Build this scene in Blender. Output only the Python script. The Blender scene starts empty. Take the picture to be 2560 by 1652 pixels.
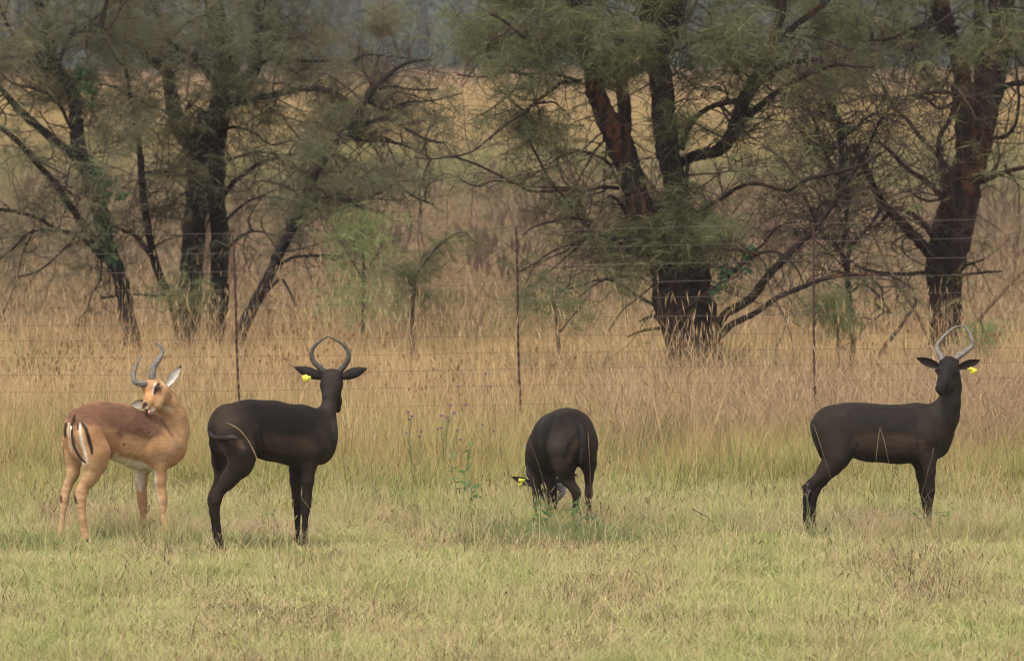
import bpy, math, random
import numpy as np
from mathutils import Vector
R = math.radians
rng = np.random.default_rng(7)
random.seed(7)
scene = bpy.context.scene
col = scene.collection

# ------------------------------------------------------------------ camera
FPX = 17400.0                 # focal length in pixels of the 2560 px wide photograph
HAZE = 0.00020
EYE = 2.76                    # the photographer stands on a vehicle
HORIZ = 190.0                 # row of the level horizon
pitch = math.atan((826.0 - HORIZ) / FPX)
cam_d = bpy.data.cameras.new('camera')
cam = bpy.data.objects.new('camera', cam_d)
col.objects.link(cam)
cam.location = (0, 0, EYE)
cam.rotation_euler = (math.pi / 2 - pitch, 0, 0)
cam_d.sensor_width = 36.0
cam_d.lens = 36.0 * FPX / 2560.0
cam_d.clip_start = 1.0
cam_d.clip_end = 3000.0
cam_d.dof.use_dof = True
cam_d.dof.focus_distance = 41.0
cam_d.dof.aperture_fstop = 8.0
scene.camera = cam
CAMP = np.array([0, 0, EYE])

# ------------------------------------------------------------------ light
SUN_EL, SUN_AZ = 58.0, 205.0   # azimuth measured clockwise from +Y: behind the camera, a little to the left
world = bpy.data.worlds.new('World')
scene.world = world
world.use_nodes = True
nt = world.node_tree
nt.nodes.clear()
sky = nt.nodes.new('ShaderNodeTexSky')
sky.sky_type = 'NISHITA'
sky.sun_disc = False
sky.sun_elevation = R(SUN_EL)
sky.sun_rotation = R(SUN_AZ)
sky.dust_density = 2.0
sky.air_density = 1.0
hs = nt.nodes.new('ShaderNodeHueSaturation')   # an overcast sky: the same brightness, little blue
hs.inputs['Saturation'].default_value = 0.06
bg = nt.nodes.new('ShaderNodeBackground')
bg.inputs['Strength'].default_value = 0.12
wo = nt.nodes.new('ShaderNodeOutputWorld')
nt.links.new(sky.outputs[0], hs.inputs['Color'])
nt.links.new(hs.outputs[0], bg.inputs['Color'])
nt.links.new(bg.outputs[0], wo.inputs[0])
sun_d = bpy.data.lights.new('sun', 'SUN')
sun_d.energy = 1.3
sun_d.angle = R(12)
sun_d.color = (1.0, 0.93, 0.76)
sun = bpy.data.objects.new('sun', sun_d)
col.objects.link(sun)
sdir = Vector((math.sin(R(SUN_AZ)) * math.cos(R(SUN_EL)), math.cos(R(SUN_AZ)) * math.cos(R(SUN_EL)), math.sin(R(SUN_EL))))
sun.rotation_euler = sdir.to_track_quat('Z', 'Y').to_euler()
scene.view_settings.view_transform = 'Standard'
scene.view_settings.look = 'None'
scene.view_settings.gamma = 1.0
scene.view_settings.exposure = 1.2
scene.view_settings.use_curve_mapping = False
scene.cycles.max_bounces = 6
scene.cycles.diffuse_bounces = 3
scene.cycles.glossy_bounces = 2
scene.cycles.transmission_bounces = 4
scene.cycles.transparent_max_bounces = 8
scene.cycles.volume_bounces = 0
scene.cycles.use_denoising = True
scene.cycles.filter_width = 1.2

# ------------------------------------------------------------------ helpers
_cp, _sp = math.cos(pitch), math.sin(pitch)
def P(px, py, d):
    """world point at distance d (along +Y) seen at photograph pixel (px, py)"""
    x = (px - 1280.0) / FPX
    y = -(py - 826.0) / FPX
    # camera axes: right (1,0,0), up (0,sp,cp), forward (0,cp,-sp)
    v = np.array([x, y * _sp + _cp, y * _cp - _sp])
    return CAMP + v * (d / v[1])

def tag(o, label=None, cat=None, group=None, kind=None):
    if label: o['label'] = label
    if cat: o['category'] = cat
    if group: o['group'] = group
    if kind: o['kind'] = kind
    return o

def empty(name, loc, label=None, cat=None, group=None):
    o = bpy.data.objects.new(name, None)
    o.empty_display_size = 0.2
    col.objects.link(o)
    o.location = loc
    return tag(o, label, cat, group)

def mesh_obj(name, V, F, mat=None, parent=None, smooth=False, attrs=None, cols=None, loc=None):
    """V: (n,3) world coordinates. F: list of arrays (m,3) and (m,4). Origin goes to loc (world)."""
    V = np.asarray(V, dtype=np.float64)
    if loc is None:
        loc = np.array(parent.location) if parent is not None else V.mean(0)
        if parent is not None and parent.parent is not None:
            loc = np.array(parent.location) + np.array(parent.parent.location)
    loc = np.array(loc, dtype=float)
    me = make_mesh(name, V - loc, F, smooth, attrs, cols)
    o = bpy.data.objects.new(name, me)
    col.objects.link(o)
    if parent is not None:
        o.parent = parent
        pl = np.array(parent.location)
        if parent.parent is not None: pl = pl + np.array(parent.parent.location)
        o.location = loc - pl
    else:
        o.location = loc
    if mat: me.materials.append(mat)
    return o

def make_mesh(name, V, F, smooth=False, attrs=None, cols=None):
    me = bpy.data.meshes.new(name)
    F = [np.asarray(f, dtype=np.int32) for f in (F if isinstance(F, list) else [F])]
    F = [f for f in F if len(f)]
    me.vertices.add(len(V))
    me.vertices.foreach_set('co', np.ascontiguousarray(V, dtype=np.float32).ravel())
    idx = np.concatenate([f.ravel() for f in F])
    sizes = np.concatenate([np.full(len(f), f.shape[1], dtype=np.int32) for f in F])
    me.loops.add(len(idx))
    me.loops.foreach_set('vertex_index', idx)
    me.polygons.add(len(sizes))
    me.polygons.foreach_set('loop_start', np.concatenate([[0], np.cumsum(sizes)[:-1]]).astype(np.int32))
    if smooth:
        me.polygons.foreach_set('use_smooth', np.ones(len(sizes), dtype=bool))
    for k, a in (attrs or {}).items():
        at = me.attributes.new(k, 'FLOAT', 'POINT')
        at.data.foreach_set('value', np.ascontiguousarray(a, dtype=np.float32))
    if cols is not None:
        at = me.color_attributes.new('coat', 'FLOAT_COLOR', 'POINT')
        c4 = np.ones((len(V), 4), dtype=np.float32); c4[:, :3] = cols
        at.data.foreach_set('color', c4.ravel())
    me.update(calc_edges=True)
    me.validate()
    return me

def norm(v):
    v = np.asarray(v, dtype=float)
    return v / np.maximum(np.linalg.norm(v, axis=-1, keepdims=True), 1e-9)

def catmull(pts, per=6):
    """smooth a polyline of rows (any width) through its points"""
    p = np.asarray(pts, dtype=float)
    if len(p) < 3:
        t = np.linspace(0, 1, per + 1)[:, None]
        return p[0] * (1 - t) + p[-1] * t
    q = np.vstack([2 * p[0] - p[1], p, 2 * p[-1] - p[-2]])
    out = []
    for i in range(1, len(q) - 2):
        t = np.linspace(0, 1, per, endpoint=False)[:, None]
        a, b, c, d = q[i - 1], q[i], q[i + 1], q[i + 2]
        out.append(0.5 * ((2 * b) + (-a + c) * t + (2 * a - 5 * b + 4 * c - d) * t ** 2 + (-a + 3 * b - 3 * c + d) * t ** 3))
    out.append(p[-1:])
    return np.vstack(out)

def tubes(C, Rr, sides=6, cap=True, rmod=None):
    """C (N,K,3) centre lines, Rr (N,K) radii -> V, [tris, quads]"""
    C = np.asarray(C, dtype=float); Rr = np.asarray(Rr, dtype=float)
    if C.ndim == 2: C = C[None]; Rr = Rr[None]
    N, K, _ = C.shape
    T = norm(np.gradient(C, axis=1))
    mt = norm(T.mean(1))
    ref = np.where(np.abs(mt[:, 2:3]) > 0.75, np.array([[0.1, 1, 0.0]]), np.array([[0.1, 0.05, 1]]))
    U = norm(np.cross(T, ref[:, None, :]))
    W = np.cross(T, U)
    a = np.linspace(0, 2 * np.pi, sides, endpoint=False)
    rr = Rr[:, :, None] * np.ones(sides)
    if rmod is not None: rr = rr * rmod
    V = C[:, :, None, :] + rr[..., None] * (U[:, :, None, :] * np.cos(a)[None, None, :, None] + W[:, :, None, :] * np.sin(a)[None, None, :, None])
    V = V.reshape(-1, 3)
    n = np.arange(N)[:, None, None] * K * sides
    k = np.arange(K - 1)[None, :, None] * sides
    s = np.arange(sides)[None, None, :]
    s2 = (s + 1) % sides
    Q = np.stack([n + k + s, n + k + s2, n + k + sides + s2, n + k + sides + s], -1).reshape(-1, 4)
    Tt = np.zeros((0, 3), dtype=int)
    if cap:
        base = len(V)
        ends = np.concatenate([C[:, 0], C[:, -1]])
        V = np.vstack([V, ends])
        i = np.arange(N)[:, None]; s = np.arange(sides)[None, :]; s2 = (s + 1) % sides
        a0 = np.stack([i * K * sides + s2, i * K * sides + s, np.broadcast_to(base + i, (N, sides))], -1).reshape(-1, 3)
        o = (K - 1) * sides
        a1 = np.stack([i * K * sides + o + s, i * K * sides + o + s2, np.broadcast_to(base + N + i, (N, sides))], -1).reshape(-1, 3)
        Tt = np.vstack([a0, a1])
    return V, [Tt, Q]

def join(parts):
    """[(V,[tris,quads]), ...] -> one"""
    Vs, Ts, Qs, off = [], [], [], 0
    for V, F in parts:
        Vs.append(V)
        for f in F:
            if len(f) == 0: continue
            (Ts if f.shape[1] == 3 else Qs).append(f + off)
        off += len(V)
    return np.vstack(Vs), [np.vstack(Ts) if Ts else np.zeros((0, 3), int), np.vstack(Qs) if Qs else np.zeros((0, 4), int)]

# ------------------------------------------------------------------ materials
def new_mat(name):
    m = bpy.data.materials.new(name)
    m.use_nodes = True
    m.node_tree.nodes.clear()
    return m, m.node_tree

def N(nt, typ, **kw):
    n = nt.nodes.new(typ)
    for k, v in kw.items():
        if k in n.inputs: n.inputs[k].default_value = v
        else: setattr(n, k, v)
    return n

def ramp(nt, stops, interp='LINEAR'):
    r = nt.nodes.new('ShaderNodeValToRGB')
    e = r.color_ramp.elements
    while len(e) < len(stops): e.new(0.5)
    for i, (p, c) in enumerate(stops):
        e[i].position = p
        e[i].color = (*c, 1)
    r.color_ramp.interpolation = interp
    return r

def math_n(nt, op, a, b=None):
    n = nt.nodes.new('ShaderNodeMath'); n.operation = op
    for i, v in enumerate((a, b)):
        if v is None: continue
        if isinstance(v, (int, float)): n.inputs[i].default_value = v
        else: nt.links.new(v, n.inputs[i])
    return n.outputs[0]

def mix_rgb(nt, fac, a, b, mode='MIX'):
    n = nt.nodes.new('ShaderNodeMix'); n.data_type = 'RGBA'; n.blend_type = mode
    for s, v in ((n.inputs[0], fac), (n.inputs[6], a), (n.inputs[7], b)):
        if isinstance(v, (int, float)): s.default_value = v
        elif isinstance(v, tuple): s.default_value = (*v, 1)
        else: nt.links.new(v, s)
    return n.outputs[2]

def simple_mat(name, c, rough=0.7, c2=None, scale=20.0, bump=0.0, metallic=0.0, sheen=0.0, spec=0.3, trans=0.0, stretch=(1, 1, 1)):
    m, t = new_mat(name)
    b = N(t, 'ShaderNodeBsdfPrincipled')
    b.inputs['Roughness'].default_value = rough
    b.inputs['Metallic'].default_value = metallic
    b.inputs['Specular IOR Level'].default_value = spec
    if sheen: b.inputs['Sheen Weight'].default_value = sheen
    tc = N(t, 'ShaderNodeTexCoord')
    mp = N(t, 'ShaderNodeMapping'); mp.inputs['Scale'].default_value = stretch
    t.links.new(tc.outputs['Object'], mp.inputs[0])
    no = N(t, 'ShaderNodeTexNoise', Scale=scale, Detail=4.0)
    t.links.new(mp.outputs[0], no.inputs['Vector'])
    c2 = c2 or tuple(x * 0.7 for x in c)
    r = ramp(t, [(0.35, c), (0.65, c2)])
    t.links.new(no.outputs[0], r.inputs[0])
    t.links.new(r.outputs[0], b.inputs['Base Color'])
    if bump:
        bu = N(t, 'ShaderNodeBump', Strength=bump, Distance=0.004)
        t.links.new(no.outputs[0], bu.inputs['Height'])
        t.links.new(bu.outputs[0], b.inputs['Normal'])
    out = N(t, 'ShaderNodeOutputMaterial')
    if trans:
        tr = N(t, 'ShaderNodeBsdfTranslucent')
        t.links.new(r.outputs[0], tr.inputs[0])
        mx = N(t, 'ShaderNodeMixShader'); mx.inputs[0].default_value = trans
        t.links.new(b.outputs[0], mx.inputs[1]); t.links.new(tr.outputs[0], mx.inputs[2])
        t.links.new(mx.outputs[0], out.inputs[0])
    else:
        t.links.new(b.outputs[0], out.inputs[0])
    return m

def grass_mat(name, stops, wh=0.5, wt=0.25, wn=0.5, nscale=0.8, trans=0.3, off=0.0, far=False):
    """blade colour from a ramp driven by blade attribute hue, height along the blade and a patchy field noise"""
    m, t = new_mat(name)
    hue = N(t, 'ShaderNodeAttribute', attribute_name='hue')
    tt = N(t, 'ShaderNodeAttribute', attribute_name='tt')
    geo = N(t, 'ShaderNodeNewGeometry')
    mp = N(t, 'ShaderNodeMapping'); mp.inputs['Scale'].default_value = (1, 0.35, 0)
    t.links.new(geo.outputs['Position'], mp.inputs[0])
    no = N(t, 'ShaderNodeTexNoise', Scale=nscale, Detail=3.0)
    t.links.new(mp.outputs[0], no.inputs['Vector'])
    a = math_n(t, 'MULTIPLY', hue.outputs['Fac'], wh)
    b = math_n(t, 'MULTIPLY', tt.outputs['Fac'], wt)
    c = math_n(t, 'MULTIPLY', math_n(t, 'SUBTRACT', no.outputs[0], 0.5), wn * 2.6)
    f = math_n(t, 'ADD', math_n(t, 'ADD', a, b), math_n(t, 'ADD', c, off))
    r = ramp(t, stops)
    t.links.new(f, r.inputs[0])
    colr = r.outputs[0]
    if far:
        sx = N(t, 'ShaderNodeSeparateXYZ'); t.links.new(geo.outputs['Position'], sx.inputs[0])
        colr = field_color(t, sx, geo.outputs['Position'], colr, hue.outputs['Fac'])
    b1 = N(t, 'ShaderNodeBsdfDiffuse'); b1.inputs['Roughness'].default_value = 0.8
    b2 = N(t, 'ShaderNodeBsdfTranslucent')
    mx = N(t, 'ShaderNodeMixShader'); mx.inputs[0].default_value = trans
    t.links.new(colr, b1.inputs[0]); t.links.new(colr, b2.inputs[0])
    t.links.new(b1.outputs[0], mx.inputs[1]); t.links.new(b2.outputs[0], mx.inputs[2])
    out = N(t, 'ShaderNodeOutputMaterial'); t.links.new(mx.outputs[0], out.inputs[0])
    return m

def field_color(t, sx, pos, basecol, jitter=None):
    """the plain behind the trees: mauve weeds, then a greenish strip, then golden straw"""
    mp = N(t, 'ShaderNodeMapping'); mp.inputs['Scale'].default_value = (0.16, 0.03, 0)
    t.links.new(pos, mp.inputs[0])
    n1 = N(t, 'ShaderNodeTexNoise', Scale=1.0, Detail=3.0); t.links.new(mp.outputs[0], n1.inputs['Vector'])
    # log distance in place of a linear one: the strips read evenly from the fence onwards
    ly = math_n(t, 'LOGARITHM', sx.outputs['Y'], 10.0)
    f = math_n(t, 'DIVIDE', math_n(t, 'SUBTRACT', ly, math.log10(60)), math.log10(400) - math.log10(60))
    f = math_n(t, 'ADD', f, math_n(t, 'MULTIPLY', math_n(t, 'SUBTRACT', n1.outputs[0], 0.5), 0.30))
    lr = lambda d: (math.log10(d) - math.log10(60)) / (math.log10(400) - math.log10(60))
    r = ramp(t, [(0.0, (0.40, 0.29, 0.17)), (lr(78), (0.36, 0.26, 0.16)), (lr(95), (0.32, 0.235, 0.145)), (lr(130), (0.32, 0.24, 0.145)),
                 (lr(155), (0.32, 0.27, 0.14)), (lr(185), (0.43, 0.33, 0.165)), (lr(250), (0.50, 0.38, 0.19)), (lr(330), (0.46, 0.32, 0.20)), (lr(385), (0.30, 0.22, 0.16))])
    t.links.new(f, r.inputs[0])
    n2 = N(t, 'ShaderNodeTexNoise', Scale=4.0, Detail=2.0); t.links.new(mp.outputs[0], n2.inputs['Vector'])
    cc = mix_rgb(t, math_n(t, 'MULTIPLY', math_n(t, 'GREATER_THAN', n2.outputs[0], 0.58), 0.45), r.outputs[0], (0.38, 0.24, 0.165))
    if jitter is not None:
        k = math_n(t, 'ADD', math_n(t, 'MULTIPLY', jitter, 0.8), 0.6)
        vm = N(t, 'ShaderNodeVectorMath', operation='SCALE'); t.links.new(cc, vm.inputs[0]); t.links.new(k, vm.inputs['Scale'])
        cc = vm.outputs[0]
    return cc

def attr_mat(name, rough=0.72, sheen=0.0, bump=0.25, nscale=260.0):
    """hide with the coat colour and painted crease shade stored on the mesh"""
    m, t = new_mat(name)
    b = N(t, 'ShaderNodeBsdfPrincipled')
    b.inputs['Roughness'].default_value = rough
    b.inputs['Specular IOR Level'].default_value = 0.09
    b.inputs['Sheen Weight'].default_value = sheen
    b.inputs['Sheen Roughness'].default_value = 0.5
    at = N(t, 'ShaderNodeAttribute', attribute_name='coat')
    tc = N(t, 'ShaderNodeTexCoord')
    no = N(t, 'ShaderNodeTexNoise', Scale=22.0, Detail=5.0, Roughness=0.65)
    t.links.new(tc.outputs['Object'], no.inputs['Vector'])
    fi = N(t, 'ShaderNodeTexNoise', Scale=nscale, Detail=2.0)
    mp = N(t, 'ShaderNodeMapping'); mp.inputs['Scale'].default_value = (1, 1, 0.35)
    t.links.new(tc.outputs['Object'], mp.inputs[0]); t.links.new(mp.outputs[0], fi.inputs['Vector'])
    st = N(t, 'ShaderNodeTexNoise', Scale=1.0, Detail=4.0, Roughness=0.6)      # hair lying along the body
    ms = N(t, 'ShaderNodeMapping'); ms.inputs['Scale'].default_value = (14, 30, 60); ms.inputs['Rotation'].default_value = (0, 0.35, 0)
    t.links.new(tc.outputs['Object'], ms.inputs[0]); t.links.new(ms.outputs[0], st.inputs['Vector'])
    k = math_n(t, 'ADD', math_n(t, 'MULTIPLY', no.outputs[0], 0.6), math_n(t, 'ADD', math_n(t, 'MULTIPLY', st.outputs[0], 0.9), math_n(t, 'ADD', math_n(t, 'MULTIPLY', fi.outputs[0], 0.2), 0.15)))
    vm = N(t, 'ShaderNodeVectorMath', operation='SCALE'); t.links.new(at.outputs['Color'], vm.inputs[0]); t.links.new(k, vm.inputs['Scale'])
    t.links.new(vm.outputs[0], b.inputs['Base Color'])
    bu = N(t, 'ShaderNodeBump', Strength=bump, Distance=0.003)
    t.links.new(math_n(t, 'ADD', fi.outputs[0], math_n(t, 'MULTIPLY', st.outputs[0], 2.0)), bu.inputs['Height'])
    t.links.new(bu.outputs[0], b.inputs['Normal'])
    out = N(t, 'ShaderNodeOutputMaterial'); t.links.new(b.outputs[0], out.inputs[0])
    return m

def bark_mat(name, dark=(0.012, 0.010, 0.0095), red=(0.070, 0.028, 0.016), amount=0.35):
    m, t = new_mat(name)
    b = N(t, 'ShaderNodeBsdfPrincipled'); b.inputs['Roughness'].default_value = 0.9; b.inputs['Specular IOR Level'].default_value = 0.15
    tc = N(t, 'ShaderNodeTexCoord')
    mp = N(t, 'ShaderNodeMapping'); mp.inputs['Scale'].default_value = (9, 9, 1.6)
    t.links.new(tc.outputs['Object'], mp.inputs[0])
    n1 = N(t, 'ShaderNodeTexNoise', Scale=1.6, Detail=6.0, Roughness=0.6); t.links.new(mp.outputs[0], n1.inputs['Vector'])
    n2 = N(t, 'ShaderNodeTexNoise', Scale=1.3, Detail=3.0); t.links.new(tc.outputs['Object'], n2.inputs['Vector'])
    r1 = ramp(t, [(0.3, dark), (0.55, tuple(x * 1.8 for x in dark)), (0.8, tuple(x * 2.6 for x in dark))])
    t.links.new(n1.outputs[0], r1.inputs[0])
    r2 = ramp(t, [(0.48, (0, 0, 0)), (0.62, (amount, amount, amount))])
    t.links.new(n2.outputs[0], r2.inputs[0])
    f = math_n(t, 'MULTIPLY', r2.outputs[0], math_n(t, 'GREATER_THAN', n1.outputs[0], 0.52))
    cc = mix_rgb(t, f, r1.outputs[0], red)
    t.links.new(cc, b.inputs['Base Color'])
    bu = N(t, 'ShaderNodeBump', Strength=0.9, Distance=0.02); t.links.new(n1.outputs[0], bu.inputs['Height']); t.links.new(bu.outputs[0], b.inputs['Normal'])
    out = N(t, 'ShaderNodeOutputMaterial'); t.links.new(b.outputs[0], out.inputs[0])
    return m

# ------------------------------------------------------------------ scatter of grass and foliage (stuff)
def scatter(name, protos, pos, rot, scl, mat, parent=None, vi=None, **tg):
    """one object whose points carry copies of the small meshes in protos; only for what nobody could count"""
    c = bpy.data.collections.new(name + '_source')
    for i, me in enumerate(protos):
        if not me.materials: me.materials.append(mat)
        o = bpy.data.objects.new(name + '_source', me)
        c.objects.link(o)
    n = len(pos)
    pos = np.asarray(pos, dtype=np.float32)
    loc = np.array(parent.location) if parent is not None else np.zeros(3)
    me = bpy.data.meshes.new(name)
    me.vertices.add(n)
    me.vertices.foreach_set('co', (pos - loc).astype(np.float32).ravel())
    scl = np.asarray(scl, dtype=np.float32)
    if scl.ndim == 1: scl = np.repeat(scl[:, None], 3, 1)
    for k, a in (('rot', rot), ('scl', scl)):
        at = me.attributes.new(k, 'FLOAT_VECTOR', 'POINT')
        at.data.foreach_set('vector', np.ascontiguousarray(a, dtype=np.float32).ravel())
    at = me.attributes.new('vi', 'INT', 'POINT')
    if vi is None: vi = rng.integers(0, len(protos), n)
    at.data.foreach_set('value', np.asarray(vi, dtype=np.int32))
    o = bpy.data.objects.new(name, me)
    col.objects.link(o)
    if parent is not None: o.parent = parent
    g = bpy.data.node_groups.new(name, 'GeometryNodeTree')
    g.interface.new_socket('Geometry', in_out='INPUT', socket_type='NodeSocketGeometry')
    g.interface.new_socket('Geometry', in_out='OUTPUT', socket_type='NodeSocketGeometry')
    gi = g.nodes.new('NodeGroupInput'); go = g.nodes.new('NodeGroupOutput')
    ip = g.nodes.new('GeometryNodeInstanceOnPoints')
    ci = g.nodes.new('GeometryNodeCollectionInfo')
    ci.inputs['Collection'].default_value = c
    ci.inputs['Separate Children'].default_value = True
    ci.inputs['Reset Children'].default_value = True
    def na(nm, ty):
        a = g.nodes.new('GeometryNodeInputNamedAttribute'); a.data_type = ty; a.inputs['Name'].default_value = nm
        return a.outputs['Attribute']
    er = g.nodes.new('FunctionNodeEulerToRotation')
    g.links.new(na('rot', 'FLOAT_VECTOR'), er.inputs[0])
    g.links.new(gi.outputs[0], ip.inputs['Points'])
    g.links.new(ci.outputs[0], ip.inputs['Instance'])
    ip.inputs['Pick Instance'].default_value = True
    g.links.new(na('vi', 'INT'), ip.inputs['Instance Index'])
    g.links.new(er.outputs[0], ip.inputs['Rotation'])
    g.links.new(na('scl', 'FLOAT_VECTOR'), ip.inputs['Scale'])
    g.links.new(ip.outputs[0], go.inputs[0])
    md = o.modifiers.new('scatter', 'NODES'); md.node_group = g
    return tag(o, kind='stuff', **tg)

def blades(n, rad, h0, h1, w, lean=0.35, curl=0.35, segs=3, hue=(0, 1), head=0.0, head_len=0.08, head_w=0.007, head_hue=0.9, upright=0.0, seed=0):
    """one tuft of n curved blades, some of them carrying a seed head"""
    r = np.random.default_rng(seed)
    ang = r.uniform(0, 2 * np.pi, n); rr = rad * np.sqrt(r.uniform(0, 1, n))
    base = np.stack([rr * np.cos(ang), rr * np.sin(ang), np.full(n, -0.01)], 1)
    az = ang + r.normal(0, 1.1, n)
    h = r.uniform(h0, h1, n)
    le = np.abs(r.normal(0, lean, n)) * (1 - upright); cu = np.abs(r.normal(0, curl, n))
    d = np.stack([np.cos(az), np.sin(az), np.zeros(n)], 1)
    sa = r.uniform(0, np.pi, n)
    side = np.stack([np.cos(sa), np.sin(sa), np.zeros(n)], 1)
    t = np.linspace(0, 1, segs + 1)
    hu = r.uniform(hue[0], hue[1], n)
    cen = base[:, None, :] + d[:, None, :] * (le[:, None] * t + cu[:, None] * t ** 2)[..., None] * h[:, None, None]
    cen[..., 2] += h[:, None] * (t - 0.30 * np.minimum(cu, 1.2)[:, None] * t ** 2)
    ww = w * r.uniform(0.6, 1.2, n)[:, None] * (1 - t[:-1] * 0.75)
    L = cen[:, :-1] - side[:, None, :] * ww[..., None] * 0.5
    Rr = cen[:, :-1] + side[:, None, :] * ww[..., None] * 0.5
    V = np.concatenate([L, Rr, cen[:, -1:]], 1)           # n, 2*segs+1
    m = 2 * segs + 1
    o = (np.arange(n) * m)[:, None]
    Q = []
    for k in range(segs - 1):
        Q.append(np.concatenate([o + k, o + segs + k, o + segs + k + 1, o + k + 1], 1))
    T = np.concatenate([o + segs - 1, o + 2 * segs - 1, o + 2 * segs], 1)
    A_t = np.concatenate([t[:-1], t[:-1], t[-1:]])[None].repeat(n, 0).ravel()
    A_h = np.repeat(hu, m)
    V = V.reshape(-1, 3)
    Qs = np.concatenate(Q) if Q else np.zeros((0, 4), int)
    if head > 0:
        pick = np.where(r.uniform(0, 1, n) < head)[0]
        if len(pick):
            c0 = cen[pick, -1]; dr = norm(cen[pick, -1] - cen[pick, -2])
            hl = head_len * r.uniform(0.6, 1.3, len(pick))
            c1 = c0 + dr * hl[:, None]
            dr2 = c0 + dr * (hl * 0.45)[:, None]
            off = len(V)
            vs, qs = [], []
            for q in range(2):
                sd = np.stack([np.cos(sa[pick] + q * 1.57), np.sin(sa[pick] + q * 1.57), np.zeros(len(pick))], 1) * head_w * 0.5
                vs.append(np.stack([c0 - dr * 0.01, dr2 - sd, c1, dr2 + sd], 1).reshape(-1, 3))
                oo = off + q * 4 * len(pick) + np.arange(len(pick))[:, None] * 4
                qs.append(np.concatenate([oo, oo + 1, oo + 2, oo + 3], 1))
            V = np.vstack([V] + vs); Qs = np.vstack([Qs] + qs)
            A_t = np.concatenate([A_t, np.full(8 * len(pick), 1.0)])
            A_h = np.concatenate([A_h, np.full(8 * len(pick), head_hue)])
    return make_mesh('tuft', V, [T, Qs], attrs={'tt': A_t, 'hue': A_h})

def ground_z(y):
    y = np.asarray(y, dtype=float)
    t = np.clip((y - 120) / 260.0, 0, 1)
    z = 2.2 * t ** 2 * (3 - 2 * t) * 1.0
    t2 = np.clip((y - 390) / 500.0, 0, 1)
    return z + 55 * t2 ** 1.4
# ------------------------------------------------------------------ ground
ys = np.concatenate([np.arange(4, 60, 1.0), np.arange(60, 200, 5.0), np.arange(200, 1001, 20.0)])
xs = np.concatenate([-np.geomspace(400, 12, 20), np.arange(-11, 12, 1.0), np.geomspace(12, 400, 20)])
X, Y = np.meshgrid(xs, ys)
Z = ground_z(Y)
near = np.clip(1 - np.abs(Y - 50) / 60, 0, 1)
V = np.stack([X, Y, Z - 0.004], -1).reshape(-1, 3)
nx = len(xs)
i, j = np.meshgrid(np.arange(nx - 1), np.arange(len(ys) - 1))
q = (j * nx + i).ravel()
Fq = np.stack([q, q + 1, q + nx + 1, q + nx], 1)
gm, t = new_mat('soil_and_dry_litter')
b = N(t, 'ShaderNodeBsdfDiffuse'); geo = N(t, 'ShaderNodeNewGeometry')
sx = N(t, 'ShaderNodeSeparateXYZ'); t.links.new(geo.outputs['Position'], sx.inputs[0])
n1 = N(t, 'ShaderNodeTexNoise', Scale=6.0, Detail=6.0); t.links.new(geo.outputs['Position'], n1.inputs['Vector'])
r = ramp(t, [(0.3, (0.16, 0.13, 0.06)), (0.5, (0.28, 0.22, 0.11)), (0.7, (0.24, 0.25, 0.10))]); t.links.new(n1.outputs[0], r.inputs[0])
fc = field_color(t, sx, geo.outputs['Position'], None)
f = math_n(t, 'DIVIDE', math_n(t, 'SUBTRACT', sx.outputs['Y'], 55.0), 25.0)
fcl = N(t, 'ShaderNodeClamp'); t.links.new(f, fcl.inputs[0])
cc = mix_rgb(t, fcl.outputs[0], r.outputs[0], fc)
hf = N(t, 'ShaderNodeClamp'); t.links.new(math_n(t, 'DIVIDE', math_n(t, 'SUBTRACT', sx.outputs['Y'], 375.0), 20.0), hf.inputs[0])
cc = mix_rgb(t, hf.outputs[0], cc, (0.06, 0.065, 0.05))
t.links.new(cc, b.inputs[0])
bu = N(t, 'ShaderNodeBump', Strength=0.6, Distance=0.03); t.links.new(n1.outputs[0], bu.inputs['Height']); t.links.new(bu.outputs[0], b.inputs['Normal'])
o = N(t, 'ShaderNodeOutputMaterial'); t.links.new(b.outputs[0], o.inputs[0])
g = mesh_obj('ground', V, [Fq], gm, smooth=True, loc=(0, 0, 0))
tag(g, 'dry grassland soil rising gently towards the far wood', kind='structure')

def halfw(y, m=1.0): return y * 1280.0 / FPX + m
def spread(n, y0, y1, margin=1.0, power=1.0):
    """random ground points inside the strip the photograph shows, a bit wider"""
    u = rng.uniform(0, 1, n)
    y = y0 + (y1 - y0) * u ** power
    x = rng.uniform(-1, 1, n) * halfw(y, margin)
    return x, y
def place(x, y, lo=0.8, hi=1.2, tilt=0.12, zs=None):
    n = len(x)
    pos = np.stack([x, y, ground_z(y)], 1)
    rot = np.stack([rng.normal(0, tilt, n), rng.normal(0, tilt, n), rng.uniform(0, 6.28, n)], 1)
    s = rng.uniform(lo, hi, n)
    scl = np.stack([s, s, s * (zs if zs is not None else 1)], 1)
    return pos, rot, scl
def vnoise(x, y, sc, seed):
    """cheap smooth value noise 0..1"""
    r = np.random.default_rng(seed); gN = 64
    gr = r.uniform(0, 1, (gN, gN))
    u, v = (np.asarray(x) / sc) % gN, (np.asarray(y) / sc) % gN
    i, j = u.astype(int), v.astype(int); a, b2 = u - i, v - j
    a = a * a * (3 - 2 * a); b2 = b2 * b2 * (3 - 2 * b2)
    i1, j1 = (i + 1) % gN, (j + 1) % gN
    return (gr[i, j] * (1 - a) + gr[i1, j] * a) * (1 - b2) + (gr[i, j1] * (1 - a) + gr[i1, j1] * a) * b2

GREEN, YGREEN, STRAW, PINK, BROWN = (0.17, 0.22, 0.07), (0.34, 0.35, 0.12), (0.55, 0.46, 0.23), (0.46, 0.33, 0.20), (0.12, 0.075, 0.05)
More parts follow.
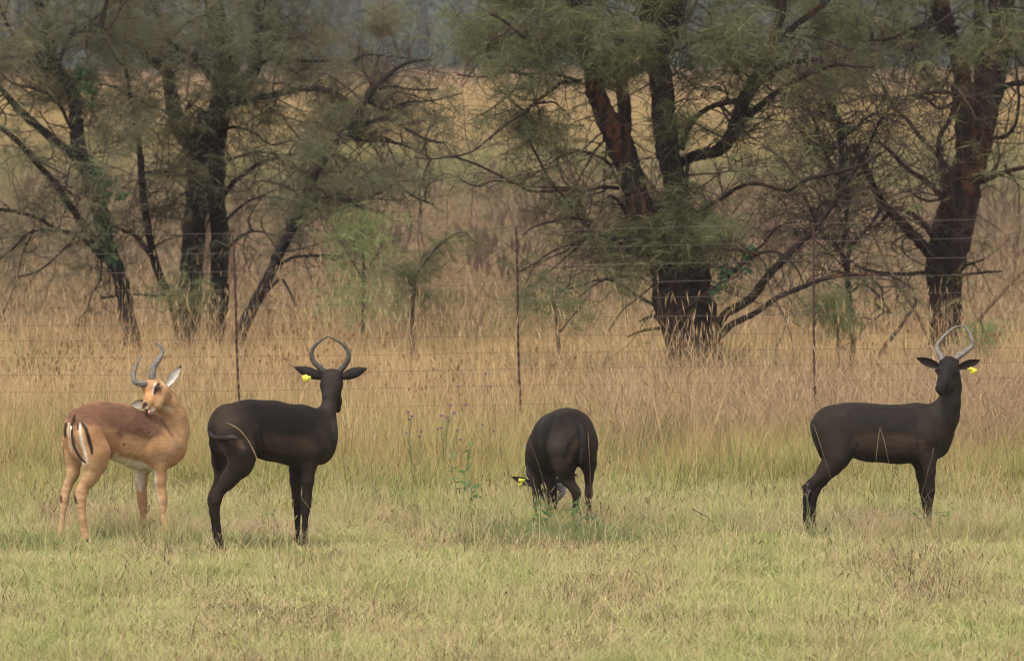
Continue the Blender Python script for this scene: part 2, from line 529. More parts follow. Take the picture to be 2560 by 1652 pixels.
# 1. cropped grass the animals stand on
m_short = grass_mat('short_grass_blades', [(0.0, (0.13, 0.19, 0.07)), (0.25, (0.28, 0.325, 0.11)), (0.48, (0.42, 0.415, 0.155)), (0.70, (0.56, 0.47, 0.26)), (0.88, (0.50, 0.36, 0.24)), (0.98, (0.12, 0.08, 0.05))], wh=0.75, wt=0.14, wn=0.50, nscale=1.1, off=0.12, trans=0.18)
pr = [blades(330, 0.26, 0.025, 0.10, 0.0042, lean=0.6, curl=0.6, segs=3, head=0.012, head_len=0.018, head_w=0.004, head_hue=1.0, seed=i) for i in range(10)]
x, y = spread(7400, 30.5, 48.5, 3.0)
zs = (0.45 + 1.1 * vnoise(x, y, 0.7, 21) ** 1.6 + np.clip((y - 42.5) * 0.12, 0, 0.5)) * (1 - 0.55 * np.exp(-((y - 40.8) / 1.5) ** 2))
scatter('short_grass', pr, *place(x, y, 0.8, 1.3, 0.10, zs=zs), m_short, label='short yellow green grass covering the ground in front', cat='grass')
# thin taller stalks with dark heads in it
pr = [blades(9, 0.25, 0.08, 0.22, 0.0032, lean=0.3, curl=0.25, segs=4, hue=(0.35, 1.0), head=0.30, head_len=0.03, head_w=0.0045, head_hue=1.35 if i < 2 else 0.7, seed=40 + i) for i in range(8)]
x, y = spread(3000, 31, 46, 3.0)
scatter('seeding_grass_stalks', pr, *place(x, y, 0.7, 1.5, 0.2), m_short, label='thin seeding stalks with dark heads dotted through the short grass', cat='grass')
# small broad leaved weeds and reddish tufts in the short grass
m_fw = grass_mat('small_weed_leaves', [(0.0, (0.12, 0.19, 0.07)), (0.5, (0.24, 0.31, 0.11)), (1.0, (0.40, 0.42, 0.17))], wh=1.0, wt=0.1, wn=0.3, trans=0.3)
pr = [blades(26, 0.07, 0.02, 0.09, 0.014, lean=0.9, curl=0.5, segs=2, seed=60 + i) for i in range(6)]
x, y = spread(560, 31, 43, 3.0)
scatter('small_green_weeds', pr, *place(x, y, 0.5, 1.2, 0.2), m_fw, label='small broad leaved weeds dotted through the short grass', cat='weeds')
m_rt = grass_mat('reddish_tuft_blades', [(0.0, (0.40, 0.27, 0.17)), (1.0, (0.56, 0.40, 0.27))], wh=0.8, wt=0.1, wn=0.3, trans=0.2)
pr = [blades(60, 0.13, 0.03, 0.12, 0.0036, lean=0.8, curl=0.7, segs=3, seed=70 + i) for i in range(6)]
x, y = spread(680, 31, 43, 3.0)
keep = vnoise(x, y, 1.3, 31) > 0.45
x, y = x[keep], y[keep]
scatter('withered_grass_tufts', pr, *place(x, y, 0.7, 1.2, 0.2), m_rt, label='withered reddish tan tufts in the short grass', cat='grass')
# 2. knee high green yellow grass behind the animals
m_mid = grass_mat('mid_grass_blades', [(0.0, (0.15, 0.18, 0.06)), (0.25, (0.29, 0.32, 0.10)), (0.5, (0.44, 0.42, 0.15)), (0.7, (0.54, 0.42, 0.20)), (1.0, (0.42, 0.27, 0.15))], wh=0.85, wt=0.35, wn=0.35, nscale=1.6, off=-0.08, trans=0.2)
pr = [blades(64, 0.11, 0.16, 0.50, 0.0062 if i % 2 else 0.0045, lean=0.22, curl=0.28, segs=4, head=0.12, head_len=0.05, head_w=0.004, head_hue=0.95, seed=80 + i) for i in range(10)]
x, y = spread(6700, 42.0, 54.0, 3.2)
nz = vnoise(x, y, 0.8, 3)
edge = np.clip((y - 41.6 - nz * 4.4) / 3.4, 0, 1)
keep = (rng.uniform(0, 1, len(x)) < edge) & (rng.uniform(0, 1, len(x)) < np.clip((55 - y) / 5.0, 0.05, 1))
x, y, edge = x[keep], y[keep], edge[keep]
scatter('knee_high_grass', pr, *place(x, y, 0.75, 1.15, 0.12, zs=(0.28 + 0.67 * edge) * rng.uniform(0.7, 1.15, len(x))), m_mid, label='knee high green and yellow grass behind the antelopes', cat='grass')
# 3. tall straw grass round the fence and the tree feet
m_tall = grass_mat('tall_grass_blades', [(0.0, (0.20, 0.17, 0.08)), (0.20, (0.40, 0.285, 0.14)), (0.5, (0.52, 0.36, 0.185)), (0.78, (0.68, 0.50, 0.29)), (1.0, (0.32, 0.20, 0.12))], wh=0.85, wt=0.25, wn=0.30, nscale=0.7, off=-0.05, trans=0.2)
pr = [blades(60, 0.13, 0.18, 0.60, 0.0048, lean=0.17, curl=0.22, segs=4, head=0.22, head_len=0.09, head_w=0.0055, head_hue=0.85, seed=120 + i) for i in range(10)]
x, y = spread(9200, 44.5, 74, 4.0)
nz = vnoise(x, y, 1.6, 5)
keep = rng.uniform(0, 1, len(x)) < np.clip((y - 44.6 - nz * 3.5 - 0.8 * (x > 0)) / 5.0, 0, 1)
x, y, nz = x[keep], y[keep], nz[keep]
# lower where the pinkish grass takes over (right of the middle post)
right = 1 / (1 + np.exp(-(x - y * 0.006) * 3.0))
zs = (0.70 + 0.40 * nz) * (1 - 0.22 * right) * np.clip(0.6 + (y - 44.5) * 0.08, 0, 1) * np.clip(1.1 - (y - 50) * 0.06, 0.5, 1.1)
scatter('tall_straw_grass', pr, *place(x, y, 0.8, 1.15, 0.10, zs=zs), m_tall, label='tall straw coloured grass round the wire fence and tree feet', cat='grass')
# single long stalks leaning over the rest
pr = [blades(6, 0.25, 0.50, 1.05, 0.0036, lean=0.30, curl=0.15, segs=5, hue=(0.3, 0.8), head=0.5, head_len=0.10, head_w=0.005, head_hue=0.7, seed=160 + i) for i in range(10)]
x, y = spread(2400, 46, 68, 4.0)
scatter('leaning_grass_stalks', pr, *place(x, y, 0.7, 1.1, 0.2), m_tall, label='long thin grass stalks leaning above the straw grass', cat='grass')
# dark stems of last year
m_dark = grass_mat('dark_stems', [(0.0, (0.10, 0.09, 0.05)), (0.5, (0.17, 0.13, 0.08)), (1.0, (0.20, 0.13, 0.09))], wn=0.3)
pr = [blades(5, 0.22, 0.3, 0.75, 0.0045, lean=0.22, curl=0.1, segs=3, seed=200 + i) for i in range(8)]
x, y = spread(1900, 43.8, 62, 4.0)
scatter('dark_grass_stems', pr, *place(x, y, 0.6, 1.15, 0.15), m_dark, label='dark dead stems standing among the tall grass', cat='grass')
# 4. feathery pinkish grass on the right
m_pink = grass_mat('pink_grass_blades', [(0.0, (0.32, 0.25, 0.12)), (0.35, (0.42, 0.29, 0.17)), (0.7, (0.50, 0.36, 0.225)), (1.0, (0.38, 0.26, 0.165))], wh=0.7, wt=0.35, wn=0.3, nscale=1.0, trans=0.2)
pr = [blades(75, 0.14, 0.25, 0.55, 0.0036, lean=0.35, curl=0.5, segs=5, head=0.5, head_len=0.12, head_w=0.007, head_hue=0.75, seed=240 + i) for i in range(8)]
x, y = spread(2700, 47.5, 54.5, 4.0)
px = 1280 + x / y * FPX
keep = rng.uniform(0, 1, len(x)) < np.clip((px - 1420 + (vnoise(x, y, 0.9, 9) - 0.5) * 700) / 450, 0, 1) * 0.75
x, y = x[keep], y[keep]
scatter('feathery_pink_grass', pr, *place(x, y, 0.8, 1.2, 0.2), m_pink, label='feathery pinkish grass in front of the stout tree', cat='grass')
# 5. the plain beyond
m_far = grass_mat('plain_grass_blades', [(0.0, (0.3, 0.25, 0.15)), (1.0, (0.4, 0.3, 0.2))], far=True, trans=0.2)
pr = [blades(46, 0.32, 0.25, 0.62, 0.016, lean=0.25, curl=0.3, segs=2, head=0.3, head_len=0.10, head_w=0.03, head_hue=0.3, seed=300 + i) for i in range(8)]
u = rng.uniform(0, 1, 15000)
y = 70 * (375 / 70) ** u
x = rng.uniform(-1, 1, len(u)) * (y * 1280 / FPX + 8)
sc = 0.8 + (y - 70) / 305 * 1.4
pos, rot, scl = place(x, y, 0.8, 1.25, 0.1); scl *= sc[:, None]
scl[:, 2] /= np.sqrt(sc)
scatter('plain_grass', pr, pos, rot, scl, m_far, label='dry grass of the open plain reaching to the wood', cat='grass')
# brown dock heads and green low bushes on the plain
m_weed = grass_mat('brown_weed_heads', [(0.0, (0.13, 0.085, 0.065)), (1.0, (0.25, 0.165, 0.115))], wn=0.4)
pr = [blades(26, 0.10, 0.35, 0.85, 0.012, lean=0.10, curl=0.08, segs=3, head=0.95, head_len=0.22, head_w=0.05, head_hue=0.5, seed=340 + i) for i in range(6)]
x, y = spread(170, 76, 150, 5.0, 1.0)
scatter('brown_weeds', pr, *place(x, y, 0.7, 1.2, 0.1), m_weed, label='dark brown seeding weeds scattered over the plain', cat='weeds')
m_gw = grass_mat('green_weed_leaves', [(0.0, (0.14, 0.17, 0.08)), (1.0, (0.34, 0.33, 0.14))], wn=0.4)
pr = [blades(60, 0.40, 0.3, 0.8, 0.03, lean=0.5, curl=0.4, segs=2, seed=360 + i) for i in range(6)]
x, y = spread(420, 125, 185, 6.0)
keep = vnoise(x, y * 0.3, 3.0, 12) > 0.45
x, y = x[keep], y[keep]
scatter('green_weeds', pr, *place(x, y, 0.8, 1.8, 0.1), m_gw, label='low green weeds in a strip across the plain', cat='weeds')
x, y = spread(240, 47, 85, 3.0)
keep = (vnoise(x, y, 1.5, 13) > 0.6)
x, y = x[keep], y[keep]
pr = [blades(70, 0.16, 0.2, 0.6, 0.012, lean=0.4, curl=0.4, segs=3, seed=380 + i) for i in range(6)]
scatter('green_undergrowth', pr, *place(x, y, 0.7, 1.2, 0.1), m_gw, label='green leafy undergrowth between the straw grass', cat='weeds')
# rusty brown seeding dock among the tall grass
m_rust = grass_mat('rusty_dock', [(0.0, (0.20, 0.10, 0.05)), (1.0, (0.36, 0.20, 0.10))], wn=0.3)
pr = [blades(22, 0.12, 0.3, 0.75, 0.005, lean=0.25, curl=0.2, segs=3, head=1.0, head_len=0.04, head_w=0.022, head_hue=0.7, seed=400 + i) for i in range(6)]
sp = [(1030, 52.5), (1100, 55), (860, 54), (800, 56), (700, 60), (90, 53), (200, 56), (290, 58), (470, 57), (30, 55), (150, 54), (1740, 58), (2330, 60), (2520, 58), (720, 55), (1330, 55), (2430, 59), (2200, 60)]
x = np.array([(a - 1280) / FPX * b for a, b in sp]); y = np.array([b for a, b in sp])
scatter('rusty_dock_weeds', pr, *place(np.repeat(x, 2) + rng.normal(0, 0.12, 2 * len(x)), np.repeat(y, 2) + rng.normal(0, 0.3, 2 * len(x)), 0.8, 1.15, 0.1), m_rust, label='rusty brown seeding weeds standing in the straw grass', cat='weeds')
# ------------------------------------------------------------------ far wood
m_wood = simple_mat('far_wood_foliage', (0.075, 0.085, 0.065), 0.9, (0.05, 0.06, 0.05), 0.4, trans=0.0)
m_wtrunk = simple_mat('far_wood_bark', (0.085, 0.08, 0.078), 0.9, (0.05, 0.048, 0.046), 0.5)
def far_wood():
    C, Rr = [], []
    n = 320
    y = rng.uniform(384, 450, n); x = rng.uniform(-1, 1, n) * (y * 1280 / FPX + 26)
    z = ground_z(y)
    h = rng.uniform(9, 17, n)
    K = 6; t = np.linspace(0, 1, K)
    lean = rng.normal(0, 0.06, (n, 2))
    cx = x[:, None] + lean[:, :1] * t * h[:, None] + rng.normal(0, 0.12, (n, K)); cy = y[:, None] + lean[:, 1:] * t * h[:, None]
    cz = z[:, None] - 0.3 + t * h[:, None]
    C = np.stack([cx, cy, cz], -1)
    r0 = rng.uniform(0.12, 0.38, n)
    V, F = tubes(C, r0[:, None] * (1 - 0.7 * t), 6)
    tr = mesh_obj('far_wood_trunks', V, F, m_wtrunk, smooth=True, loc=(0, 400, 0))
    # leaf clumps: many loose flakes round points in the crowns
    m = 62000
    k = rng.integers(0, n, m)
    zz = rng.beta(1.6, 1.4, m)
    cc = np.stack([x[k], y[k], z[k] + h[k] * (0.08 + zz * 0.95)], 1)
    blob = rng.integers(0, 9, m)
    bo = rng.normal(0, 1, (n, 9, 3)) * np.array([1.6, 1.6, 2.4])
    cc += bo[k, blob] + rng.normal(0, 0.55, (m, 3))
    cc[:, 2] = np.maximum(cc[:, 2], ground_z(cc[:, 1]) + 0.1)
    a = norm(rng.normal(0, 1, (m, 3))); b2 = norm(np.cross(a, rng.normal(0, 1, (m, 3))))
    s = rng.uniform(0.10, 0.26, m)[:, None]
    V = np.stack([cc - a * s, cc + b2 * s * 0.7, cc + a * s, cc - b2 * s * 0.7], 1).reshape(-1, 3)
    q = np.arange(m)[:, None] * 4 + np.arange(4)
    lf = mesh_obj('far_wood', V, [q], m_wood, loc=(0, 400, 0))
    tag(lf, 'dark grey green wood closing the far edge of the plain', 'wood', kind='stuff')
    tr.parent = lf; tr.location = (0, 0, 0); tag(tr, kind='stuff')
    tr.name = 'trunks'
far_wood()

# ------------------------------------------------------------------ the acacias
m_bark = bark_mat('dark_bark')
m_bark_red = bark_mat('reddish_bark', dark=(0.015, 0.010, 0.0088), red=(0.100, 0.036, 0.018), amount=0.9)
m_twig = simple_mat('twig_bark', (0.075, 0.047, 0.036), 0.9, (0.026, 0.019, 0.016), 2.0)
m_leaf = grass_mat('feathery_leaves', [(0.0, (0.115, 0.125, 0.074)), (0.4, (0.175, 0.175, 0.104)), (0.7, (0.235, 0.21, 0.128)), (1.0, (0.28, 0.215, 0.14))], wh=0.6, wt=0.2, wn=0.4, nscale=1.1, trans=0.45)
m_leaf2 = grass_mat('greener_feathery_leaves', [(0.0, (0.098, 0.115, 0.060)), (0.4, (0.150, 0.163, 0.083)), (0.7, (0.22, 0.215, 0.110)), (1.0, (0.29, 0.24, 0.135))], wh=0.6, wt=0.2, wn=0.4, nscale=1.3, trans=0.45)

def frond(seed):
    """a spray of tiny leaflets set along a few thin drooping stalks"""
    r = np.random.default_rng(seed)
    Vs, hu, tt = [], [], []
    for s in range(4):
        L = r.uniform(0.07, 0.15)
        az = r.uniform(0, 6.28); el = r.uniform(-0.8, 0.5)
        d = np.array([math.cos(az) * math.cos(el), math.sin(az) * math.cos(el), math.sin(el)])
        side = norm(np.cross(d, [0, 0, 1.0])); up = np.cross(side, d)
        h = r.uniform(0, 1)
        n = 20
        for k in range(n):
            t = (k + 0.7) / n
            p = d * L * t + np.array([0, 0, -0.35 * L * t * t])
            q = norm(side * r.choice((-1, 1)) + d * r.uniform(0.1, 0.8) + up * r.normal(0, 0.5))
            ll = 0.0125 * r.uniform(0.7, 1.4)
            p = p + q * r.uniform(0.0, 0.034) + r.normal(0, 0.006, 3)
            w = norm(np.cross(q, r.normal(0, 1, 3))) * 0.0030
            Vs += [p, p + q * ll * 0.5 - w, p + q * ll, p + q * ll * 0.5 + w]
            hu += [h * 0.5 + r.uniform(0, 0.5)] * 4; tt += [t] * 4
        Vs += [side * 0.0012, d * L * 0.5 + np.array([0, 0, -0.09 * L]) + side * 0.001, d * L + np.array([0, 0, -0.35 * L]), -side * 0.0012]
        hu += [0.95] * 4; tt += [0.5] * 4
    V = np.array(Vs); q = np.arange(len(V) // 4)[:, None] * 4 + np.arange(4)
    return make_mesh('spray', V, [q], attrs={'hue': np.array(hu), 'tt': np.array(tt)})
FRONDS = [frond(900 + i) for i in range(10)]
def fronds_for(mat):
    out = []
    for f in FRONDS:
        c = f.copy(); c.materials.clear(); c.materials.append(mat); out.append(c)
    return out

def y_top(c): return c[2] > EYE + (HORIZ - 330) / FPX * c[1]
class Frame:
    """coordinates read off an enlarged piece of the photograph"""
    def __init__(s, ox, oy, f): s.o = (ox, oy); s.f = f
    def __call__(s, p): return (s.o[0] + p[0] * s.f, s.o[1] + p[1] * s.f)
R1, R2, R3 = Frame(0, 0, .5842), Frame(850, 0, .5846), Frame(1700, 0, .5842)

def grow(start, dirs, length, K=8, wander=0.25, grav=0.0, up=0.0):
    """wandering branch centre lines"""
    n = len(start)
    d = norm(dirs); p = start.copy()
    out = [p.copy()]
    bend = rng.normal(0, wander, (n, 3))
    for k in range(K - 1):
        bend = bend * 0.6 + rng.normal(0, wander, (n, 3)) * 0.8
        d = norm(d + bend + np.array([0, 0, up - grav * (k / K)]))
        p = p + d * (length / (K - 1))[:, None]
        out.append(p.copy())
    return np.stack(out, 1)

def build_tree(name, label, d, limbs, clumps, leafmat, bark, cat='tree', twig_density=9.0, frond_n=3500, seed=1, cut=0.0, group=None):
    """limbs: (kind, frame, [(x, y, r)...], depth offsets at start/end); clumps: (x, y, rx, ry, weight)"""
    base = P(*limbs[0][1](limbs[0][2][0][:2]), d)
    root = empty(name, (base[0], base[1] + limbs[0][3][0], 0), label, cat, group)
    allC = []
    for kind, fr, pts, (d0, d1) in limbs:
        pts = np.array(pts, float)
        sm = catmull(pts, 6)
        n = len(sm)
        dd = d0 + (d1 - d0) * np.linspace(0, 1, n) + np.sin(np.linspace(0, 5, n) + rng.uniform(0, 6)) * 0.05
        W = np.array([P(*fr(p[:2]), d + q) for p, q in zip(sm, dd)])
        rad = np.abs(sm[:, 2]) * fr.f / FPX * (d + dd)
        thick = rad[0] > 0.05
        W += rng.normal(0, 1, W.shape) * rad[:, None] * 0.07
        sides = 18 if thick else 8
        # furrowed bark: ridges run along the limb
        K = len(W); a = np.linspace(0, 2 * np.pi, sides, endpoint=False)
        ph = rng.uniform(0, 6.28, 4)
        tt = np.linspace(0, K * 0.35, K)[:, None]
        rm = 1 + 0.07 * np.sin(3 * a + ph[0] + tt) + 0.06 * np.sin(7 * a + ph[1] - 0.7 * tt) + rng.normal(0, 0.035, (K, sides)) if thick else 1 + rng.normal(0, 0.05, (K, sides))
        V, F = tubes(W, rad, sides, rmod=rm[None])
        mesh_obj('trunk' if kind == 'trunk' else 'branch', V, F, bark, root, smooth=True)
        allC.append((W, rad))
    # second order branches and twigs grown from the limbs and out into the leaf clumps
    S, D, L, Rd = [], [], [], []
    for W, rad in allC:
        seg = np.linalg.norm(np.diff(W, axis=0), axis=1).sum()
        n = int(seg * twig_density)
        if n == 0: continue
        t = rng.uniform(0.12, 1, n) * (len(W) - 1.001)
        i = t.astype(int); f = (t - i)[:, None]
        p = W[i] * (1 - f) + W[i + 1] * f
        ok = p[:, 2] > 0.9
        T = norm(W[i + 1] - W[i])
        q = norm(rng.normal(0, 1, (n, 3))); q = norm(q - T * (q * T).sum(1)[:, None])
        S.append(p[ok]); D.append((q + T * 0.6)[ok]); L.append(rng.uniform(0.25, 1.0, n)[ok]); Rd.append(np.minimum(rad[i] * 0.4, rng.uniform(0.004, 0.011, n))[ok])
    cl = []
    everyP = np.vstack([W for W, _ in allC])
    for c in clumps:
        x, y, rx, ry = c[:4]; w = c[4] if len(c) > 4 else 1.0
        dz = rng.uniform(-1.0, 1.0)
        cen = P(x, y, d + dz)
        r3 = np.array([rx / FPX * d, 0.55 * (rx + ry) / FPX * d + 0.15, ry / FPX * d])
        cl.append((cen, r3, w))
        k = max(2, int(3 * w))
        tgt = cen + rng.uniform(-0.8, 0.8, (k, 3)) * r3
        dist = np.linalg.norm(everyP[None] - tgt[:, None], axis=2) + rng.uniform(0, 0.4, (k, len(everyP)))
        src = everyP[dist.argmin(1)]
        v = tgt - src
        S.append(src); D.append(v + rng.normal(0, 0.1, v.shape)); L.append(np.linalg.norm(v, axis=1) * 1.1 + 0.15); Rd.append(rng.uniform(0.007, 0.014, k))
    S = np.vstack(S); D = np.vstack(D); L = np.concatenate(L); Rd = np.concatenate(Rd)
    C1 = grow(S, D, L, 10, 0.20, 0.10)
    t10 = np.linspace(1, 0.35, 10)
    V1 = tubes(C1, Rd[:, None] * t10, 5, cap=False)
    # twigs off those
    n2 = int(len(S) * 3.2)
    k = rng.integers(0, len(S), n2); j = rng.integers(2, 10, n2)
    s2 = C1[k, j]; T2 = norm(C1[k, j] - C1[k, j - 1])
    q = norm(rng.normal(0, 1, (n2, 3)))
    C2 = grow(s2, q + T2 * 0.9, rng.uniform(0.12, 0.55, n2), 7, 0.26, 0.16)
    V2 = tubes(C2, np.minimum(Rd[k] * 0.55, 0.0060)[:, None] * np.linspace(1, 0.4, 7), 3, cap=False)
    n3 = int(len(S) * 4.5)
    k = rng.integers(0, n2, n3); j = rng.integers(2, 7, n3)
    s3 = C2[k, j]; T3 = norm(C2[k, j] - C2[k, j - 1])
    C3 = grow(s3, norm(rng.normal(0, 1, (n3, 3))) + T3 * 0.8, rng.uniform(0.06, 0.25, n3), 5, 0.25, 0.2)
    V3 = tubes(C3, np.full((n3, 1), 0.0026) * np.linspace(1, 0.5, 5), 3, cap=False)
    V, F = join([V1, V2, V3])
    tw = mesh_obj('twigs', V, F, m_twig, root); tag(tw, kind='stuff')
    # leaf sprays: on the twigs that lie inside the clumps, and loose through them
    if cl and frond_n:
        cand = np.vstack([C2.reshape(-1, 3), C3.reshape(-1, 3), C1[:, 4:].reshape(-1, 3)])
        wsum = sum(w * r3[0] * r3[2] for _, r3, w in cl)
        pts = []
        for cen, r3, w in cl:
            need = int((0.56 if y_top(cen) else 0.35) * frond_n * w * r3[0] * r3[2] / wsum)
            u = (cand - cen) / (r3 * 1.35)
            inn = cand[(u ** 2).sum(1) < 1.0]
            m1 = int(need * 0.6) if len(inn) > 3 else 0
            if m1: pts.append(inn[rng.integers(0, len(inn), m1)] + rng.normal(0, 0.035, (m1, 3)) * np.array([1.3, 1.3, 1.0]))
            # clumps inside the clump, so that the outline is uneven and has gaps
            sub = 7
            sc = cen + norm(rng.normal(0, 1, (sub, 3))) * (rng.uniform(0.2, 1.25, (sub, 1))) * r3
            kk = rng.integers(0, sub, need - m1)
            pts.append(sc[kk] + rng.normal(0, 1, (need - m1, 3)) * r3 * np.array([0.42, 0.42, 0.32]))
        loose = rng.integers(0, len(C2), int(frond_n * 0.07))
        pts.append(C2[loose, 6])
        pts = np.vstack(pts)
        n = len(pts)
        rot = np.stack([rng.normal(0, 0.5, n), rng.normal(0, 0.5, n), rng.uniform(0, 6.28, n)], 1)
        scatter('foliage', fronds_for(leafmat), pts, rot, rng.uniform(0.7, 1.3, n), leafmat, parent=root)
    return root

# --- leaning tree on the far left, with a climber
LL = [('trunk', R1, [(600, 1640, 40), (575, 1500, 37), (535, 1300, 34), (510, 1180, 31), (470, 1080, 31), (440, 950, 33), (400, 830, 34), (370, 740, 33), (338, 640, 32), (325, 520, 29), (320, 420, 26), (270, 330, 25), (235, 280, 24), (215, 200, 23), (190, 80, 21), (150, -40, 19), (120, -300, 13)], (0, 0.2)),
      ('branch', R1, [(430, 1060, 20), (370, 980, 17), (300, 880, 15), (230, 780, 15), (150, 690, 13), (60, 590, 12), (-30, 530, 10), (-200, 430, 7)], (0, -0.8)),
      ('branch', R1, [(345, 690, 22), (300, 650, 22), (240, 610, 20), (160, 540, 18), (80, 470, 17), (20, 400, 13), (-40, 330, 10), (-160, 200, 7)], (0, 0.7)),
      ('branch', R1, [(435, 1105, 12), (350, 1020, 10), (250, 985, 9), (150, 930, 8), (60, 905, 8), (-40, 890, 7)], (0, -0.6)),
      ('branch', R1, [(320, 992, 6), (200, 985, 6), (120, 1000, 5), (50, 1070, 5), (-20, 1120, 4)], (0.1, -0.6)),
      ('branch', R1, [(240, 300, 9), (290, 180, 8), (340, 110, 7), (400, 105, 6), (460, 130, 5)], (0.1, -0.5)),
      ('branch', R1, [(300, 540, 9), (240, 430, 8), (150, 380, 7), (60, 360, 6), (-20, 300, 4)], (0.1, 0.6)),
      ('branch', R1, [(260, 330, 12), (120, 250, 9), (40, 120, 7), (-20, -20, 5)], (0.1, -0.6)),
      ('branch', R1, [(440, 900, 7), (330, 1010, 5), (180, 1150, 4), (60, 1190, 3)], (0, -0.5))]
CL = [(40, 60, 110, 80), (140, 230, 110, 50), (240, 190, 110, 70), (60, 340, 80, 50), (260, 60, 120, 60), (30, 180, 80, 70), (330, 300, 70, 60), (110, 480, 60, 35, .6), (270, 440, 70, 50), (240, 640, 70, 40), (190, 690, 60, 30, .7), (60, 560, 90, 40, .6), (170, 580, 90, 35, .8), (20, 640, 70, 40, .5), (90, 500, 30, 30, .9),
      (100, -90, 180, 70), (0, -230, 160, 80), (200, -300, 170, 90), (-150, 100, 100, 120), (-150, 350, 80, 90), (300, -150, 120, 80)]
build_tree('acacia_tree', 'acacia leaning left with green climber on its dark trunk, leftmost tree', 66.0, LL, CL, m_leaf, m_bark, frond_n=5200)

# --- the twin trunked tree
L3 = [('trunk', R1, [(800, 1660, 58), (795, 1520, 54), (797, 1400, 53), (812, 1250, 50), (822, 1100, 48), (835, 950, 48), (840, 800, 47), (848, 680, 45), (862, 580, 44), (895, 480, 44)], (0, 0)),
      ('trunk', R1, [(905, 1600, 42), (915, 1450, 40), (935, 1350, 38), (942, 1230, 38), (940, 1100, 38), (935, 950, 38), (925, 800, 38), (925, 650, 38), (932, 520, 46), (952, 420, 50), (962, 300, 50), (955, 180, 46), (930, 90, 40), (905, -20, 36), (880, -250, 26)], (0.25, 0)),
      ('trunk', R1, [(770, 1500, 20), (735, 1300, 18), (700, 1220, 19), (660, 1110, 18), (636, 1000, 17), (620, 880, 17), (606, 780, 16), (600, 660, 14), (580, 540, 12), (560, 420, 9), (530, 250, 6)], (0, -0.9)),
      ('branch', R1, [(985, 430, 36), (1040, 370, 32), (1090, 290, 28), (1092, 180, 25), (1110, 80, 23), (1125, -40, 20), (1160, -250, 13)], (0, 0.5)),
      ('branch', R1, [(830, 650, 26), (795, 600, 30), (760, 520, 32), (730, 400, 30), (715, 310, 26), (650, 250, 22), (600, 180, 18), (560, 80, 14), (500, -100, 10)], (0, -0.6)),
      ('branch', R1, [(1000, 440, 18), (1080, 422, 16), (1180, 405, 15), (1300, 378, 14), (1400, 387, 12), (1480, 425, 9), (1540, 480, 5)], (0, -0.8)),
      ('branch', R1, [(900, 330, 16), (860, 270, 15), (810, 230, 13), (740, 190, 10), (680, 110, 7)], (-0.1, -0.6)),
      ('branch', R1, [(640, 1085, 12), (580, 1010, 10), (535, 990, 8), (470, 960, 5)], (-0.5, -0.9)),
      ('branch', R1, [(960, 830, 12), (1000, 780, 11), (1050, 740, 10), (1130, 690, 9), (1230, 665, 8), (1340, 655, 7), (1440, 662, 6), (1500, 700, 4)], (0, -0.8)),
      ('branch', R1, [(955, 695, 6), (1060, 660, 6), (1150, 655, 5), (1240, 690, 5), (1330, 770, 3)], (0, 0.6)),
      ('branch', R1, [(970, 940, 7), (1050, 870, 6), (1130, 842, 5), (1250, 860, 4)], (0, -0.5)),
      ('branch', R1, [(965, 1080, 6), (1030, 1010, 5), (1100, 990, 4), (1180, 1010, 3)], (0, -0.4)),
      ('branch', R1, [(610, 740, 7), (700, 735, 6), (780, 752, 5)], (-0.7, -0.2)),
      ('branch', R1, [(950, 560, 7), (1010, 545, 6), (1090, 570, 5), (1160, 620, 4), (1250, 600, 3)], (0, -0.5)),
      ('branch', R1, [(1085, 300, 9), (1170, 245, 8), (1290, 260, 7), (1420, 262, 5)], (0.3, -0.3)),
      ('branch', R1, [(760, 520, 8), (690, 470, 6), (590, 430, 5), (480, 370, 5), (420, 360, 4)], (-0.2, -0.7)),
      ('branch', R1, [(940, 1320, 8), (860, 1290, 7), (760, 1260, 6), (660, 1265, 5), (560, 1260, 4), (430, 1275, 6)], (0, -0.5))]
C3_ = [(330, 60, 130, 70), (430, 170, 110, 80), (370, 290, 110, 70), (540, 60, 110, 70), (620, 150, 100, 90), (700, 60, 110, 80), (560, 260, 100, 70), (720, 220, 90, 70), (440, 380, 90, 60), (790, 90, 90, 90), (740, 330, 100, 30, .7), (330, 520, 90, 40, .8), (480, 540, 60, 30, .6), (450, 715, 50, 30, 1), (410, 600, 60, 30, .5), (830, 200, 70, 60), (640, 400, 60, 40, .5), (460, 440, 70, 60), (520, 620, 50, 40, .5),
       (400, -80, 200, 70), (650, -100, 200, 80), (300, -250, 160, 80), (560, -300, 220, 90), (820, -150, 140, 90), (760, -330, 160, 80)]
build_tree('acacia_tree', 'dark acacia with two upright trunks side by side behind the left fence post', 68.0, L3, C3_, m_leaf, m_bark, frond_n=6800)

